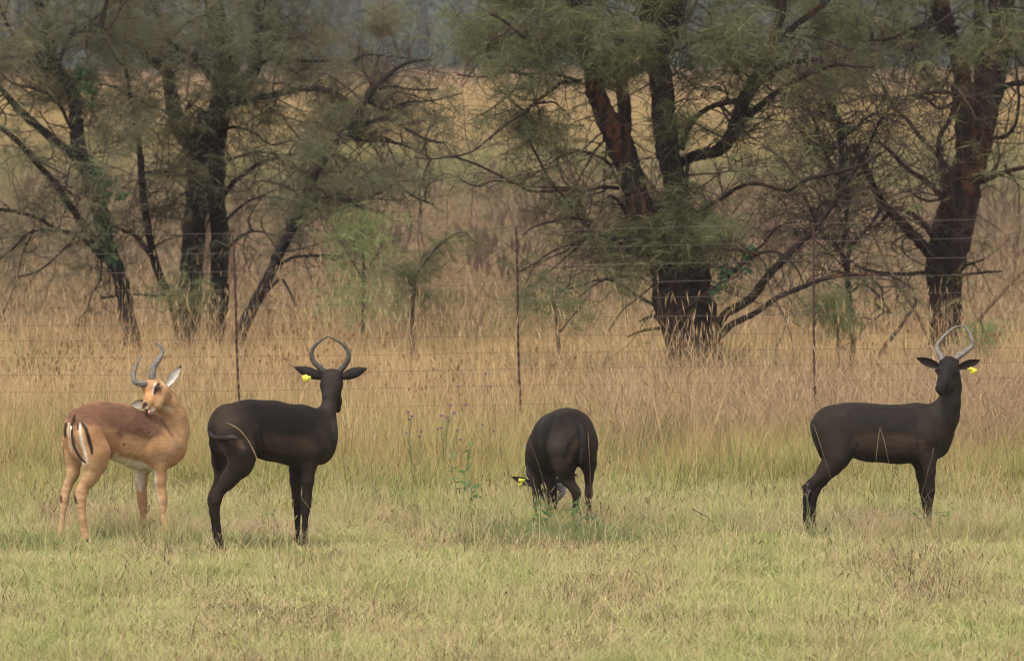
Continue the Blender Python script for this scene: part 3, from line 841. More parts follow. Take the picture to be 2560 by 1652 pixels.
# --- the leaning trunk right of it
L4 = [('trunk', R1, [(1010, 1480, 26), (1060, 1360, 25), (1095, 1290, 25), (1135, 1220, 24), (1182, 1110, 22), (1232, 1010, 20), (1282, 900, 19), (1322, 800, 18), (1372, 700, 18), (1430, 620, 17), (1510, 520, 16), (1565, 430, 14), (1605, 375, 12), (1655, 330, 10), (1715, 282, 8), (1795, 258, 6), (1850, 262, 4)], (0, -0.4)),
      ('branch', R2, [(150, 375, 8), (110, 320, 6), (60, 270, 5), (108, 235, 5), (200, 240, 4), (300, 252, 3)], (-0.3, 0.2)),
      ('branch', R2, [(-165, 870, 7), (-80, 862, 7), (0, 858, 7), (100, 850, 7), (160, 828, 7), (240, 790, 6), (310, 838, 5), (400, 876, 4)], (-0.1, -0.7)),
      ('branch', R2, [(60, 500, 9), (130, 520, 8), (200, 505, 7), (300, 562, 6), (380, 600, 6), (450, 612, 4)], (-0.3, -0.8)),
      ('branch', R2, [(20, 570, 7), (100, 602, 6), (200, 605, 6), (300, 632, 5), (390, 680, 4)], (-0.3, 0.4)),
      ('branch', R1, [(1290, 890, 7), (1360, 846, 6), (1470, 852, 5), (1560, 900, 4)], (0, -0.8)),
      ('branch', R1, [(1200, 1130, 8), (1260, 1100, 7), (1330, 1095, 6), (1450, 1092, 5)], (0, -0.6)),
      ('branch', R1, [(1140, 1250, 6), (1200, 1195, 6), (1235, 1240, 5), (1265, 1310, 3)], (0, -0.4)),
      ('branch', R2, [(110, 430, 8), (200, 470, 6), (280, 440, 5), (400, 430, 4), (520, 400, 3)], (-0.2, -0.7)),
      ('branch', R2, [(170, 380, 6), (230, 370, 5), (320, 385, 4), (420, 380, 3)], (-0.3, -0.7))]
C4_ = [(830, 280, 80, 50), (910, 290, 80, 40), (960, 450, 120, 24, 1.1), (860, 430, 90, 30), (770, 510, 80, 35, .9), (700, 580, 70, 35, .6), (800, 370, 70, 40), (1000, 260, 50, 30, .6), (900, 500, 80, 25, .5), (900, 180, 70, 50, .6), (960, 30, 60, 40, .8), (1040, 290, 50, 30, .4)]
build_tree('acacia_tree', 'slanting acacia trunk leaning right from beside the left fence post', 67.0, L4, C4_, m_leaf, m_bark, frond_n=2600, twig_density=13)

# --- the stout tree in the middle
S_ = Frame(0, 0, 1.0)
K2 = Frame(1300, 0, .3247)
LM = [('trunk', S_, [(1742, 1010, 80), (1738, 930, 72), (1732, 870, 68), (1722, 800, 70), (1710, 740, 74), (1700, 690, 70), (1690, 640, 62)], (0, 0)),
      ('trunk', S_, [(1672, 700, 40), (1655, 640, 36), (1640, 590, 34), (1610, 540, 30), (1588, 480, 29), (1572, 420, 29), (1555, 365, 32), (1535, 325, 33), (1512, 285, 26), (1490, 230, 24), (1478, 170, 23), (1462, 110, 21), (1443, 50, 20), (1430, -20, 18), (1400, -200, 12)], (-0.1, -0.4)),
      ('trunk', S_, [(1725, 700, 44), (1722, 620, 36), (1708, 550, 30), (1692, 480, 28), (1676, 400, 29), (1662, 320, 29), (1655, 230, 28), (1646, 150, 30), (1640, 90, 34), (1642, 30, 40), (1650, -40, 42), (1640, -250, 26)], (0, 0.2)),
      ('branch', S_, [(1560, 370, 18), (1560, 290, 17), (1556, 220, 16), (1552, 140, 13), (1535, 40, 10)], (-0.1, 0.6)),
      ('branch', S_, [(1655, 130, 24), (1680, 60, 26), (1695, 0, 26), (1700, -100, 20)], (0.1, 0.5)),
      ('trunk', R3, [(0, 700, 20), (60, 668, 24), (140, 652, 27), (200, 610, 30), (240, 540, 32), (265, 450, 30), (302, 370, 27), (345, 300, 26), (390, 200, 24), (420, 100, 22), (440, -20, 21), (480, -300, 13)], (0.2, -0.5)),
      ('branch', R3, [(285, 500, 17), (360, 440, 15), (450, 370, 12), (560, 312, 9), (700, 272, 6)], (-0.1, -0.7)),
      ('branch', R3, [(300, 400, 14), (380, 322, 12), (480, 270, 11), (600, 256, 9), (700, 280, 7), (830, 290, 4)], (-0.2, -0.9)),
      ('branch', R3, [(10, 640, 12), (22, 580, 12), (60, 510, 12), (130, 460, 11), (200, 440, 12), (262, 430, 12)], (0.2, -0.1)),
      ('branch', R3, [(430, 170, 14), (470, 130, 14), (520, 90, 14), (600, 30, 13), (660, -40, 11), (760, -200, 7)], (-0.3, 0.4)),
      ('branch', R3, [(395, 190, 8), (300, 160, 7), (200, 155, 6), (100, 170, 6), (0, 212, 5), (-80, 220, 4)], (-0.3, -0.8)),
      ('branch', R3, [(400, 160, 7), (500, 155, 7), (600, 165, 6), (720, 210, 4)], (-0.3, -0.9)),
      ('branch', R3, [(130, 1440, 20), (165, 1385, 20), (210, 1332, 20), (300, 1280, 20), (362, 1200, 18), (430, 1122, 17), (500, 1052, 15), (560, 1000, 12), (640, 900, 10), (700, 800, 8), (760, 700, 5)], (-0.2, -0.9)),
      ('branch', R3, [(110, 1500, 16), (160, 1450, 16), (220, 1390, 15), (320, 1340, 13), (420, 1272, 12), (520, 1230, 11), (620, 1192, 10), (720, 1178, 8), (850, 1176, 6), (930, 1192, 5), (1000, 1240, 3)], (-0.2, -1.1)),
      ('branch', R3, [(-20, 1345, 8), (40, 1310, 10), (100, 1270, 10), (200, 1190, 9), (290, 1112, 8), (370, 1075, 7), (440, 1092, 6), (500, 1150, 5), (532, 1225, 3)], (-0.5, -1.0)),
      ('branch', R3, [(10, 970, 10), (80, 905, 9), (180, 850, 9), (250, 802, 9), (330, 786, 8), (460, 815, 8), (540, 770, 9), (680, 735, 9), (790, 700, 7), (860, 650, 4)], (0, -0.9)),
      ('branch', R3, [(20, 1100, 8), (100, 1060, 6), (220, 1070, 6), (330, 1065, 5), (420, 970, 4), (500, 950, 3)], (0, -0.6)),
      ('branch', R2, [(1300, 1040, 12), (1240, 1030, 11), (1190, 1018, 10), (1120, 1005, 9), (1050, 960, 8), (990, 880, 7), (920, 800, 7), (870, 720, 6), (810, 600, 4)], (-0.1, -0.8)),
      ('branch', R2, [(1190, 805, 9), (1120, 800, 8), (1060, 815, 7), (960, 815, 7), (820, 818, 6), (760, 790, 6), (660, 740, 5), (580, 702, 5), (480, 672, 4), (400, 680, 3), (320, 676, 3)], (-0.1, -0.9)),
      ('branch', R2, [(480, 672, 4), (530, 660, 4), (580, 640, 4), (640, 590, 4), (720, 530, 4), (800, 470, 3)], (-0.9, -1.2)),
      ('branch', R2, [(740, 785, 4), (660, 772, 4), (600, 795, 4), (555, 788, 3), (512, 765, 3)], (-0.9, -1.1)),
      ('branch', R2, [(1390, 1330, 9), (1355, 1310, 8), (1280, 1270, 7), (1190, 1212, 6), (1110, 1195, 5), (1000, 1230, 4), (900, 1247, 3)], (-0.3, -0.9)),
      ('branch', R2, [(1300, 1190, 6), (1200, 1180, 5), (1100, 1210, 4), (1020, 1270, 3)], (-0.3, -0.8)),
      ('branch', R2, [(1370, 1345, 7), (1320, 1355, 7), (1282, 1375, 5)], (-0.3, -0.6)),
      ('branch', R2, [(1380, 1400, 8), (1290, 1415, 6), (1230, 1440, 4)], (-0.3, -0.8)),
      ('branch', R2, [(1230, 920, 9), (1200, 870, 9), (1165, 840, 8), (1145, 842, 5)], (-0.2, -0.5)),
      ('branch', R2, [(1225, 830, 8), (1180, 760, 7), (1150, 700, 7), (1100, 668, 6), (1040, 650, 6), (960, 662, 6), (880, 712, 4)], (-0.2, -0.8)),
      ('branch', R2, [(1030, 350, 10), (985, 355, 10), (950, 352, 9), (890, 400, 8), (830, 440, 6), (780, 492, 4), (690, 540, 4), (640, 600, 3)], (-0.2, -0.9)),
      ('branch', R2, [(1010, 345, 8), (900, 310, 7), (820, 318, 6), (720, 310, 5), (600, 330, 4), (500, 320, 3)], (-0.3, -0.4)),
      ('branch', R2, [(1000, 200, 12), (900, 190, 8), (800, 170, 6), (700, 90, 5), (640, 60, 4)], (-0.3, -0.9)),
      ('branch', R2, [(760, 1165, 3), (830, 1130, 4), (900, 1080, 4), (1000, 1040, 4), (1120, 1010, 5)], (-1.0, -0.3)),
      ('branch', R2, [(780, 1005, 3), (830, 970, 4), (900, 950, 5), (990, 930, 5), (1080, 950, 4)], (-1.0, -0.4))]
CM = [(1130, 90, 70, 35, .8), (1220, 60, 90, 60), (1310, 60, 90, 80), (1330, 170, 80, 60), (1420, 60, 70, 80), (1270, 150, 60, 50, .7), (1240, 290, 60, 25, .8), (1330, 300, 70, 35, 1), (1370, 330, 60, 40, 1), (1530, 110, 60, 70), (1560, 60, 80, 60), (1540, 190, 30, 40), (1600, 160, 40, 50), (1700, 290, 40, 40), (1720, 330, 30, 40, .8), (1660, 345, 30, 25, .8), (1790, 60, 80, 60), (1860, 120, 100, 50), (1760, 160, 60, 50), (1850, 200, 80, 40, .7),
      (1705, 430, 35, 50), (1440, 540, 60, 40), (1480, 600, 60, 40), (1400, 500, 40, 40, .7), (1600, 520, 60, 40, 2.4), (1680, 550, 90, 50, 2.6), (1610, 590, 80, 40, 2.8), (1750, 590, 90, 45, 2.2), (1800, 570, 60, 30, 1.6), (1600, 650, 60, 45, 2.2), (1545, 590, 50, 30, 1.6), (1570, 690, 40, 40, 1.4), (1680, 620, 60, 40, 2.4), (1700, 500, 40, 40, 1.8), (1350, 720, 40, 28, .6), (1400, 735, 50, 25, .5), (1520, 640, 50, 30, .7), (1750, 640, 50, 25, .8), (1830, 300, 60, 30, .4), (1950, 200, 70, 40, .5), (1960, 360, 50, 30, .5), (1280, 420, 40, 30, .4), (1480, 390, 40, 25, .5),
      (1300, -90, 160, 80), (1480, -110, 150, 90), (1680, -90, 160, 80), (1860, -70, 150, 70), (1200, -80, 100, 60), (1400, -280, 180, 90), (1640, -300, 200, 90), (1880, -260, 160, 90)]
build_tree('acacia_tree', 'stout dark acacia with reddish limbs and grey green foliage over its trunk', 61.0, LM, CM, m_leaf2, m_bark_red, frond_n=11500, twig_density=10)

# --- slender dark tree between the stout one and the right one
LS = [('trunk', R3, [(742, 1620, 15), (740, 1540, 14), (735, 1400, 14), (726, 1300, 13), (718, 1200, 13), (712, 1125, 15)], (0, 0)),
      ('branch', R3, [(708, 1135, 10), (690, 1080, 10), (650, 1030, 8), (600, 985, 7), (560, 900, 6), (520, 820, 5), (470, 720, 4)], (0, -0.5)),
      ('branch', R3, [(715, 1130, 10), (730, 1060, 9), (780, 1000, 8), (840, 930, 7), (850, 880, 6), (820, 800, 6), (800, 700, 5)], (0, 0.4)),
      ('branch', R3, [(690, 1080, 8), (705, 1010, 8), (712, 960, 8), (715, 860, 9), (700, 760, 12), (690, 660, 13), (685, 560, 14), (650, 460, 15), (625, 380, 12), (605, 250, 11), (585, 100, 9), (560, -60, 7)], (0, 0)),
      ('branch', R3, [(712, 860, 8), (740, 740, 8), (800, 640, 7), (850, 530, 6), (880, 505, 5), (930, 520, 3)], (0, -0.5)),
      ('branch', R3, [(700, 770, 7), (640, 700, 6), (600, 600, 6), (560, 480, 5), (500, 380, 4)], (0, -0.4)),
      ('branch', R3, [(690, 900, 6), (640, 860, 6), (600, 880, 5), (580, 940, 4)], (0, -0.3)),
      ('branch', R3, [(740, 1245, 6), (780, 1215, 5), (850, 1260, 4), (900, 1340, 3)], (0, -0.3)),
      ('branch', R3, [(690, 600, 6), (760, 540, 6), (830, 490, 5), (960, 500, 4)], (0, 0.3))]
CS = [(2100, 470, 60, 50, .4), (2020, 380, 50, 30, .4), (2080, 60, 60, 60, .9), (2110, 170, 60, 50, .7), (2090, 780, 45, 35, 1.2)]
build_tree('slender_tree', 'slender dark tree with a tangled bare crown left of the right trunk', 63.0, LS, CS, m_leaf2, m_bark, frond_n=1100, twig_density=42)

# --- the tree on the right
LR = [('trunk', R3, [(1145, 1680, 72), (1140, 1540, 66), (1135, 1350, 66), (1132, 1220, 72), (1143, 1090, 84), (1172, 960, 84), (1200, 860, 80), (1222, 760, 72), (1240, 690, 66)], (0, 0)),
      ('trunk', R3, [(1225, 760, 50), (1226, 600, 46), (1218, 450, 44), (1205, 330, 36), (1190, 220, 32), (1150, 150, 36), (1118, 50, 40), (1105, -40, 34), (1060, -280, 20)], (0, -0.3)),
      ('trunk', R3, [(1250, 750, 50), (1295, 600, 42), (1328, 420, 48), (1350, 300, 50), (1372, 180, 52), (1382, 60, 54), (1370, -50, 48), (1360, -300, 28)], (0, 0.2)),
      ('branch', R3, [(1275, 600, 24), (1280, 400, 22), (1282, 250, 24), (1276, 100, 25), (1292, -30, 20)], (0.1, 0.5)),
      ('branch', R3, [(1100, 1120, 24), (1062, 1070, 24), (1000, 1010, 22), (930, 930, 20), (870, 872, 16), (820, 780, 14), (775, 690, 12), (740, 620, 8)], (0, -0.8)),
      ('branch', R3, [(1110, 1060, 14), (1088, 1025, 14), (1040, 952, 12), (960, 900, 10), (900, 905, 9), (850, 960, 7), (800, 980, 4)], (0, -0.5)),
      ('branch', R3, [(1150, 900, 13), (1122, 850, 12), (1050, 772, 12), (980, 730, 10), (900, 650, 8), (850, 605, 5)], (-0.1, -0.8)),
      ('branch', R3, [(1150, 850, 12), (1130, 790, 12), (1112, 680, 11), (1110, 590, 11), (1150, 520, 10), (1172, 440, 9), (1165, 370, 7)], (-0.1, -0.5)),
      ('branch', R3, [(1170, 440, 7), (1110, 465, 7), (1050, 420, 7), (990, 408, 5)], (-0.5, -0.8)),
      ('branch', R3, [(1205, 760, 14), (1140, 705, 11), (1040, 602, 10), (970, 510, 8), (920, 470, 5)], (-0.1, 0.5)),
      ('branch', R3, [(1110, 855, 6), (1060, 860, 6), (1010, 840, 5), (975, 810, 4)], (-0.3, -0.6)),
      ('branch', R3, [(1168, 900, 13), (1160, 850, 11), (1140, 760, 8), (1125, 680, 5)], (-0.35, -0.5)),
      ('branch', R3, [(1295, 780, 12), (1340, 755, 12), (1400, 735, 10), (1480, 715, 9), (1600, 700, 7)], (0, -0.7)),
      ('branch', R3, [(1325, 592, 9), (1375, 588, 9), (1405, 575, 9), (1440, 520, 7), (1450, 400, 6), (1440, 300, 4)], (0, -0.5)),
      ('branch', R3, [(1365, 385, 12), (1410, 362, 12), (1480, 355, 12), (1600, 330, 9)], (0.1, -0.6)),
      ('branch', R3, [(1190, 1145, 6), (1240, 1130, 6), (1300, 1110, 4)], (0, -0.4)),
      ('branch', R3, [(1190, 1180, 7), (1300, 1166, 5), (1380, 1161, 3)], (-0.1, -0.4)),
      ('branch', R3, [(1080, 1165, 10), (1040, 1166, 10), (950, 1172, 8), (850, 1166, 7), (745, 1138, 5)], (0, -0.8)),
      ('branch', R3, [(1190, 120, 10), (1100, 105, 8), (1000, 120, 7), (900, 165, 6), (780, 180, 4)], (-0.2, -0.7)),
      ('branch', R3, [(1200, 400, 7), (1120, 398, 6), (1040, 398, 5)], (-0.2, -0.6))]
CR = [(2060, 50, 70, 50, .8), (2170, 60, 80, 60), (2240, 60, 60, 60), (2120, 140, 80, 50, .8), (2220, 170, 90, 50, .9), (2300, 60, 50, 50), (2340, 110, 30, 50, .9), (2420, 140, 30, 50, 1), (2480, 50, 60, 50, .9), (2540, 90, 40, 60, .9), (2400, 200, 50, 30, .8), (2230, 250, 80, 30, .6), (2460, 220, 40, 40, .6), (2330, 200, 30, 40, .7),
      (2100, -80, 140, 70), (2300, -90, 140, 80), (2500, -80, 120, 80), (2200, -260, 180, 90), (2450, -280, 180, 90), (2650, 50, 90, 100), (2680, 300, 60, 90, .7)]
build_tree('acacia_tree', 'tall forking acacia with reddish bark streaks, rightmost tree behind the horned antelope', 64.0, LR, CR, m_leaf2, m_bark_red, frond_n=3400, twig_density=10)

# --- dead sticks leaning in the grass on the right
m_stick = simple_mat('dead_stick_bark', (0.16, 0.10, 0.06), 0.9, (0.08, 0.045, 0.03), 3.0)
m_stickd = simple_mat('dark_stick_bark', (0.05, 0.04, 0.035), 0.9, (0.03, 0.025, 0.02), 3.0)
for pts, dd, lab, mt in (([(820, 990, 7), (870, 1100, 7), (930, 1215, 8), (1000, 1320, 8), (1060, 1440, 8), (1110, 1560, 7)], 62.0, 'reddish bare branch slanting down right between the slender and right trees', m_stick),
                     ([(940, 1230, 4), (970, 1260, 6), (1010, 1292, 7), (960, 1370, 8), (900, 1450, 9), (855, 1520, 9), (830, 1600, 8)], 61.0, 'dark broken stick leaning over the grass between slender tree and right tree', m_stickd),
                     ([(1540, 1120, 5), (1470, 1160, 7), (1390, 1240, 8), (1310, 1330, 8), (1240, 1410, 8), (1190, 1480, 7)], 62.5, 'pale brown dead branch leaning away right of the rightmost trunk', m_stick)):
    sm = catmull(np.array(pts, float), 6)
    W = np.array([P(*R3(p[:2]), dd) for p in sm])
    W[:, 2] = np.maximum(W[:, 2], 0.0)
    V, F = tubes(W + rng.normal(0, 0.004, W.shape), sm[:, 2] * R3.f / FPX * dd, 7)
    tag(mesh_obj('dead_branch', V, F, mt, smooth=True), lab, 'branch')

# --- leafy climber on the leftmost trunk
def leaf_blobs(spots, d, nper, size, spread_r):
    Vs = []
    for x, y, rx, ry in spots:
        c = P(x, y, d)
        m = int(nper)
        p = c + rng.normal(0, 1, (m, 3)) * np.array([rx / FPX * d, spread_r, ry / FPX * d]) * 0.5
        a = norm(rng.normal(0, 1, (m, 3)) + [0, 0, -0.5]); b2 = norm(np.cross(a, rng.normal(0, 1, (m, 3))))
        s = size * rng.uniform(0.6, 1.2, (m, 1))
        Vs.append(np.stack([p, p + a * s * 0.5 + b2 * s * 0.42, p + a * s, p + a * s * 0.5 - b2 * s * 0.42], 1).reshape(-1, 3))
    V = np.vstack(Vs)
    return V, [np.arange(len(V) // 4)[:, None] * 4 + np.arange(4)]
m_vine = simple_mat('climber_leaves', (0.075, 0.135, 0.055), 0.6, (0.05, 0.09, 0.04), 6.0, trans=0.35)
vine = empty('climbing_plant', (P(280, 700, 65.7)[0], 65.7, 0), 'bright green leafy climber winding up the leftmost trunk', 'climbing plant')
V, F = leaf_blobs([(210, 205, 25, 40), (230, 235, 18, 40), (200, 180, 12, 16), (245, 425, 18, 18), (240, 440, 14, 22), (262, 480, 30, 20), (262, 510, 26, 30), (255, 545, 22, 25), (265, 580, 20, 30), (275, 615, 22, 30), (300, 490, 25, 12), (262, 455, 18, 14), (280, 650, 16, 14)], 65.65, 34, 0.055, 0.12)
tag(mesh_obj('leaves', V, F, m_vine, vine), kind='stuff')
W = catmull(np.array([P(x, y, 65.72) for x, y in ((300, 760), (290, 680), (262, 600), (250, 540), (262, 470), (232, 420), (222, 330), (232, 240), (205, 180))]), 5)
V, F = tubes(W, np.full(len(W), 0.007), 5)
mesh_obj('stem', V, F, m_twig, vine)
V, F = leaf_blobs([(1812, 680, 14, 12), (1862, 670, 22, 12), (1870, 640, 16, 14), (1805, 700, 14, 10), (1790, 720, 12, 8), (1880, 620, 10, 12)], 60.3, 16, 0.06, 0.1)
v2 = empty('climbing_plant', (P(1830, 700, 60.3)[0], 60.3, 0), 'dark green leaves of a climber on the low limb right of the stout trunk', 'climbing plant')
tag(mesh_obj('leaves', V, F, simple_mat('dark_climber_leaves', (0.04, 0.09, 0.035), 0.5, (0.03, 0.065, 0.03), 6.0, trans=0.3), v2), kind='stuff')
W = catmull(np.array([P(x, y, 60.32) for x, y in ((1780, 930), (1778, 800), (1790, 720), (1840, 680), (1880, 625))]), 5)
V, F = tubes(W, np.full(len(W), 0.006), 5); mesh_obj('stem', V, F, m_twig, v2)

# --- young trees and bushes in front of the plain
def bush(name, label, cat, d, stems, clumps, n, leafmat):
    b0 = P(*stems[0][0][:2], d)
    root = empty(name, (b0[0], d, 0), label, cat)
    for st in stems:
        sm = catmull(np.array(st, float), 5)
        W = np.array([P(p[0], p[1], d) for p in sm]); W[:, 1] += rng.normal(0, 0.03, len(W))
        V, F = tubes(W, sm[:, 2] / FPX * d, 6)
        mesh_obj('stem', V, F, m_twig, root, smooth=True)
    pts = []
    ws = sum(c[2] * c[3] for c in clumps)
    for x, y, rx, ry in clumps:
        m = int(n * rx * ry / ws)
        c = P(x, y, d + rng.uniform(-0.2, 0.2))
        pts.append(c + rng.normal(0, 0.85, (m, 3)) * np.array([rx, (rx + ry) / 2, ry]) / FPX * d)
    pts = np.vstack(pts)
    pts[:, 2] = np.maximum(pts[:, 2], 0.05)
    k = len(pts)
    rot = np.stack([rng.normal(0, 0.5, k), rng.normal(0, 0.5, k), rng.uniform(0, 6.28, k)], 1)
    scatter('foliage', fronds_for(leafmat), pts, rot, rng.uniform(0.7, 1.2, k), leafmat, parent=root)
    return root
m_lg = grass_mat('young_tree_leaves', [(0.0, (0.15, 0.20, 0.09)), (0.5, (0.22, 0.28, 0.12)), (1.0, (0.32, 0.35, 0.16))], wh=0.8, wt=0.2, wn=0.2, trans=0.35)
bush('young_tree', 'young bright green feathery tree right of the slanting trunk', 'tree', 66.0,
     [[(908, 900, 5), (908, 760, 5), (910, 660, 4), (905, 590, 3), (900, 550, 2)], [(908, 680, 3), (940, 640, 2), (960, 600, 2)], [(908, 700, 3), (880, 650, 2), (850, 600, 2)]],
     [(905, 600, 60, 50), (880, 560, 40, 30), (930, 560, 40, 30), (900, 640, 50, 30), (850, 740, 50, 30), (930, 730, 50, 40), (900, 780, 60, 30), (860, 590, 40, 30)], 300, m_lg)
bush('bush', 'small arching bush with dark green leaves between young tree and middle post', 'bush', 64.0,
     [[(1030, 900, 7), (1035, 720, 6), (1050, 670, 5), (1090, 620, 4), (1130, 590, 3), (1160, 580, 3), (1190, 610, 2)], [(1035, 720, 4), (1000, 680, 3), (960, 660, 2)]],
     [(1060, 660, 30, 18), (1080, 640, 28, 18), (1040, 690, 30, 20), (1110, 610, 26, 14), (1150, 585, 24, 10), (1185, 610, 12, 16), (1198, 635, 8, 12), (990, 670, 40, 16), (1040, 730, 35, 20), (1110, 740, 35, 10)], 190, m_leaf2)
bush('bush', 'low yellow green bush left of the slender tree foot', 'bush', 61.5,
     [[(2095, 950, 4), (2095, 850, 4), (2090, 790, 3)]], [(2090, 775, 45, 30), (2080, 740, 35, 20), (2110, 800, 30, 20)], 90, m_lg)
bush('bush', 'small grey green bush at the left tree feet', 'bush', 64.5,
     [[(455, 840, 5), (455, 770, 4), (450, 720, 3)]], [(450, 735, 60, 22), (440, 700, 35, 20), (480, 750, 40, 20)], 90, m_leaf2)
bush('bush', 'grey green bush left of the stout trunk', 'bush', 59.5,
     [[(1400, 900, 5), (1390, 800, 4), (1380, 740, 3)], [(1400, 830, 3), (1440, 780, 2), (1470, 740, 2)]], [(1370, 740, 50, 20), (1410, 770, 50, 24), (1450, 800, 40, 20), (1350, 700, 40, 15), (1330, 760, 40, 16)], 80, m_leaf2)
bush('bush', 'dark green shrub beside the rightmost trunk', 'bush', 62.0,
     [[(2465, 920, 4), (2462, 850, 3), (2450, 800, 3)]], [(2460, 835, 30, 20), (2440, 860, 20, 16)], 120, m_lg)

# ------------------------------------------------------------------ the wire fence
m_rustm = simple_mat('rusty_steel', (0.062, 0.028, 0.021), 0.8, (0.035, 0.020, 0.017), 30.0)
m_wire = simple_mat('fence_wire', (0.17, 0.12, 0.10), 0.6, (0.12, 0.085, 0.075), 8.0, metallic=0.3)
FD = 50.0
fence = empty('wire_fence', (0, FD, 0), 'rusty wire fence of many thin strands on twisted steel rods', 'fence')
for tx, ty, bx in ((-150, 596, -130), (582, 590, 608), (1289, 566, 1307), (2032, 556, 2041), (2740, 550, 2748)):
    top = P(tx, ty, FD); bot = P(bx, 1150, FD); bot[2] = -0.25
    K = 150
    t = np.linspace(0, 1, K)
    W = bot + (top - bot) * t[:, None]
    W[:, 0] += 0.004 * np.sin(t * 9)
    a = np.linspace(0, 2 * np.pi, 6, endpoint=False)
    rm = 1 + 0.26 * np.cos(2 * (a[None, :] - (t * 90)[:, None]))
    V, F = tubes(W, np.full(K, 0.0082), 6, rmod=rm[None])
    mesh_obj('post', V, F, m_rustm, fence)
wl = [584, 633, 679, 724, 766, 811, 849, 891, 935, 977, 1020, 1065]
wm = [578, 621, 665, 711, 748, 794, 839, 880, 922, 963, 1010, 1059]
wr = [547, 593, 640, 684, 728, 780, 828, 868, 906, 945, 992, 1042]
for a, b2, c in zip(wl, wm, wr):
    xs_ = np.linspace(-150, 2740, 60)
    yy = np.interp(xs_, [590, 1290, 2500], [a, b2, c])
    yy = np.where(xs_ < 590, a + (590 - xs_) * 0.004, yy)
    yy = np.where(xs_ > 2500, c + (2500 - xs_) * (b2 - c) / 1210, yy)
    pos_ = np.array([-150, 582, 1289, 2032, 2740])
    k = np.clip(np.searchsorted(pos_, xs_) - 1, 0, 3)
    u = (xs_ - pos_[k]) / (pos_[k + 1] - pos_[k])
    yy = yy + 5.0 * 4 * u * (1 - u) * rng.uniform(0.1, 1.0) * 0.5
    W = np.array([P(x, y, FD - 0.013) for x, y in zip(xs_, yy)])
    V, F = tubes(W, np.full(60, 0.0014), 5)
    mesh_obj('wire', V, F, m_wire, fence)
# ------------------------------------------------------------------ the antelopes: smooth blended bodies
def smin(a, b, k):
    h = np.clip(0.5 + 0.5 * (b - a) / k, 0, 1)
    return b * (1 - h) + a * h - k * h * (1 - h)

class Body:
    def __init__(s, frame, d, n=(0.5, -0.85), h=0.0065):
        s.fr = frame; s.d = d; s.m = frame.f / FPX * d      # metres per zoom pixel
        s.n = norm(np.array([n[0], n[1], 0.0]))
        s.prims = []; s.h = h
    def W(s, x, y, dd=0.0):
        return P(*s.fr((x, y)), s.d + dd)
    def cone(s, a, b, k=0.03, sc=1.0, sub=False):
        """a, b: (x, y, radius, depth) in enlarged-photo pixels and metres of depth"""
        s.prims.append((s.W(a[0], a[1], a[3]), s.W(b[0], b[1], b[3]), a[2] * s.m, b[2] * s.m, k, sc, sub))
    def chain(s, pts, k=0.02, sc=1.0):
        for p, q in zip(pts[:-1], pts[1:]): s.cone(p, q, k, sc)
    def sdf(s, X, pr):
        a, b, ra, rb, k, sc, sub = pr
        def tr(v):
            if sc == 1.0: return v
            c = (v * s.n).sum(-1, keepdims=True)
            return v + s.n * c * (1 / sc - 1)
        X = tr(X); a = tr(a); b = tr(b)
        ba = b - a; L2 = max((ba ** 2).sum(), 1e-9)
        t = np.clip(((X - a) @ ba) / L2, 0, 1)
        r = ra + (rb - ra) * t
        return (np.linalg.norm(X - a - t[..., None] * ba, axis=-1) - r) * min(sc, 1.0)
    def build(s):
        lo = np.min([np.minimum(p[0] - p[2], p[1] - p[3]) for p in s.prims], 0) - 0.05
        hi = np.max([np.maximum(p[0] + p[2], p[1] + p[3]) for p in s.prims], 0) + 0.05
        h = s.h
        nn = np.ceil((hi - lo) / h).astype(int)
        D = np.full(nn, 0.3, dtype=np.float32)
        ax = [lo[i] + np.arange(nn[i]) * h for i in range(3)]
        for pr in s.prims:
            a, b, ra, rb, k, sc, sub = pr
            e = max(ra, rb) * max(1, sc) + 2.0 * k + 0.01
            l = np.minimum(a, b) - e; u = np.maximum(a, b) + e
            i0 = np.maximum(0, np.floor((l - lo) / h).astype(int)); i1 = np.minimum(nn, np.ceil((u - lo) / h).astype(int))
            g = np.stack(np.meshgrid(*[ax[i][i0[i]:i1[i]] for i in range(3)], indexing='ij'), -1)
            v = s.sdf(g, pr)
            sl = tuple(slice(i0[i], i1[i]) for i in range(3))
            if sub: D[sl] = -smin(-D[sl], v, k)
            else: D[sl] = smin(D[sl], v, k)
        return surface_nets(D, lo, h)

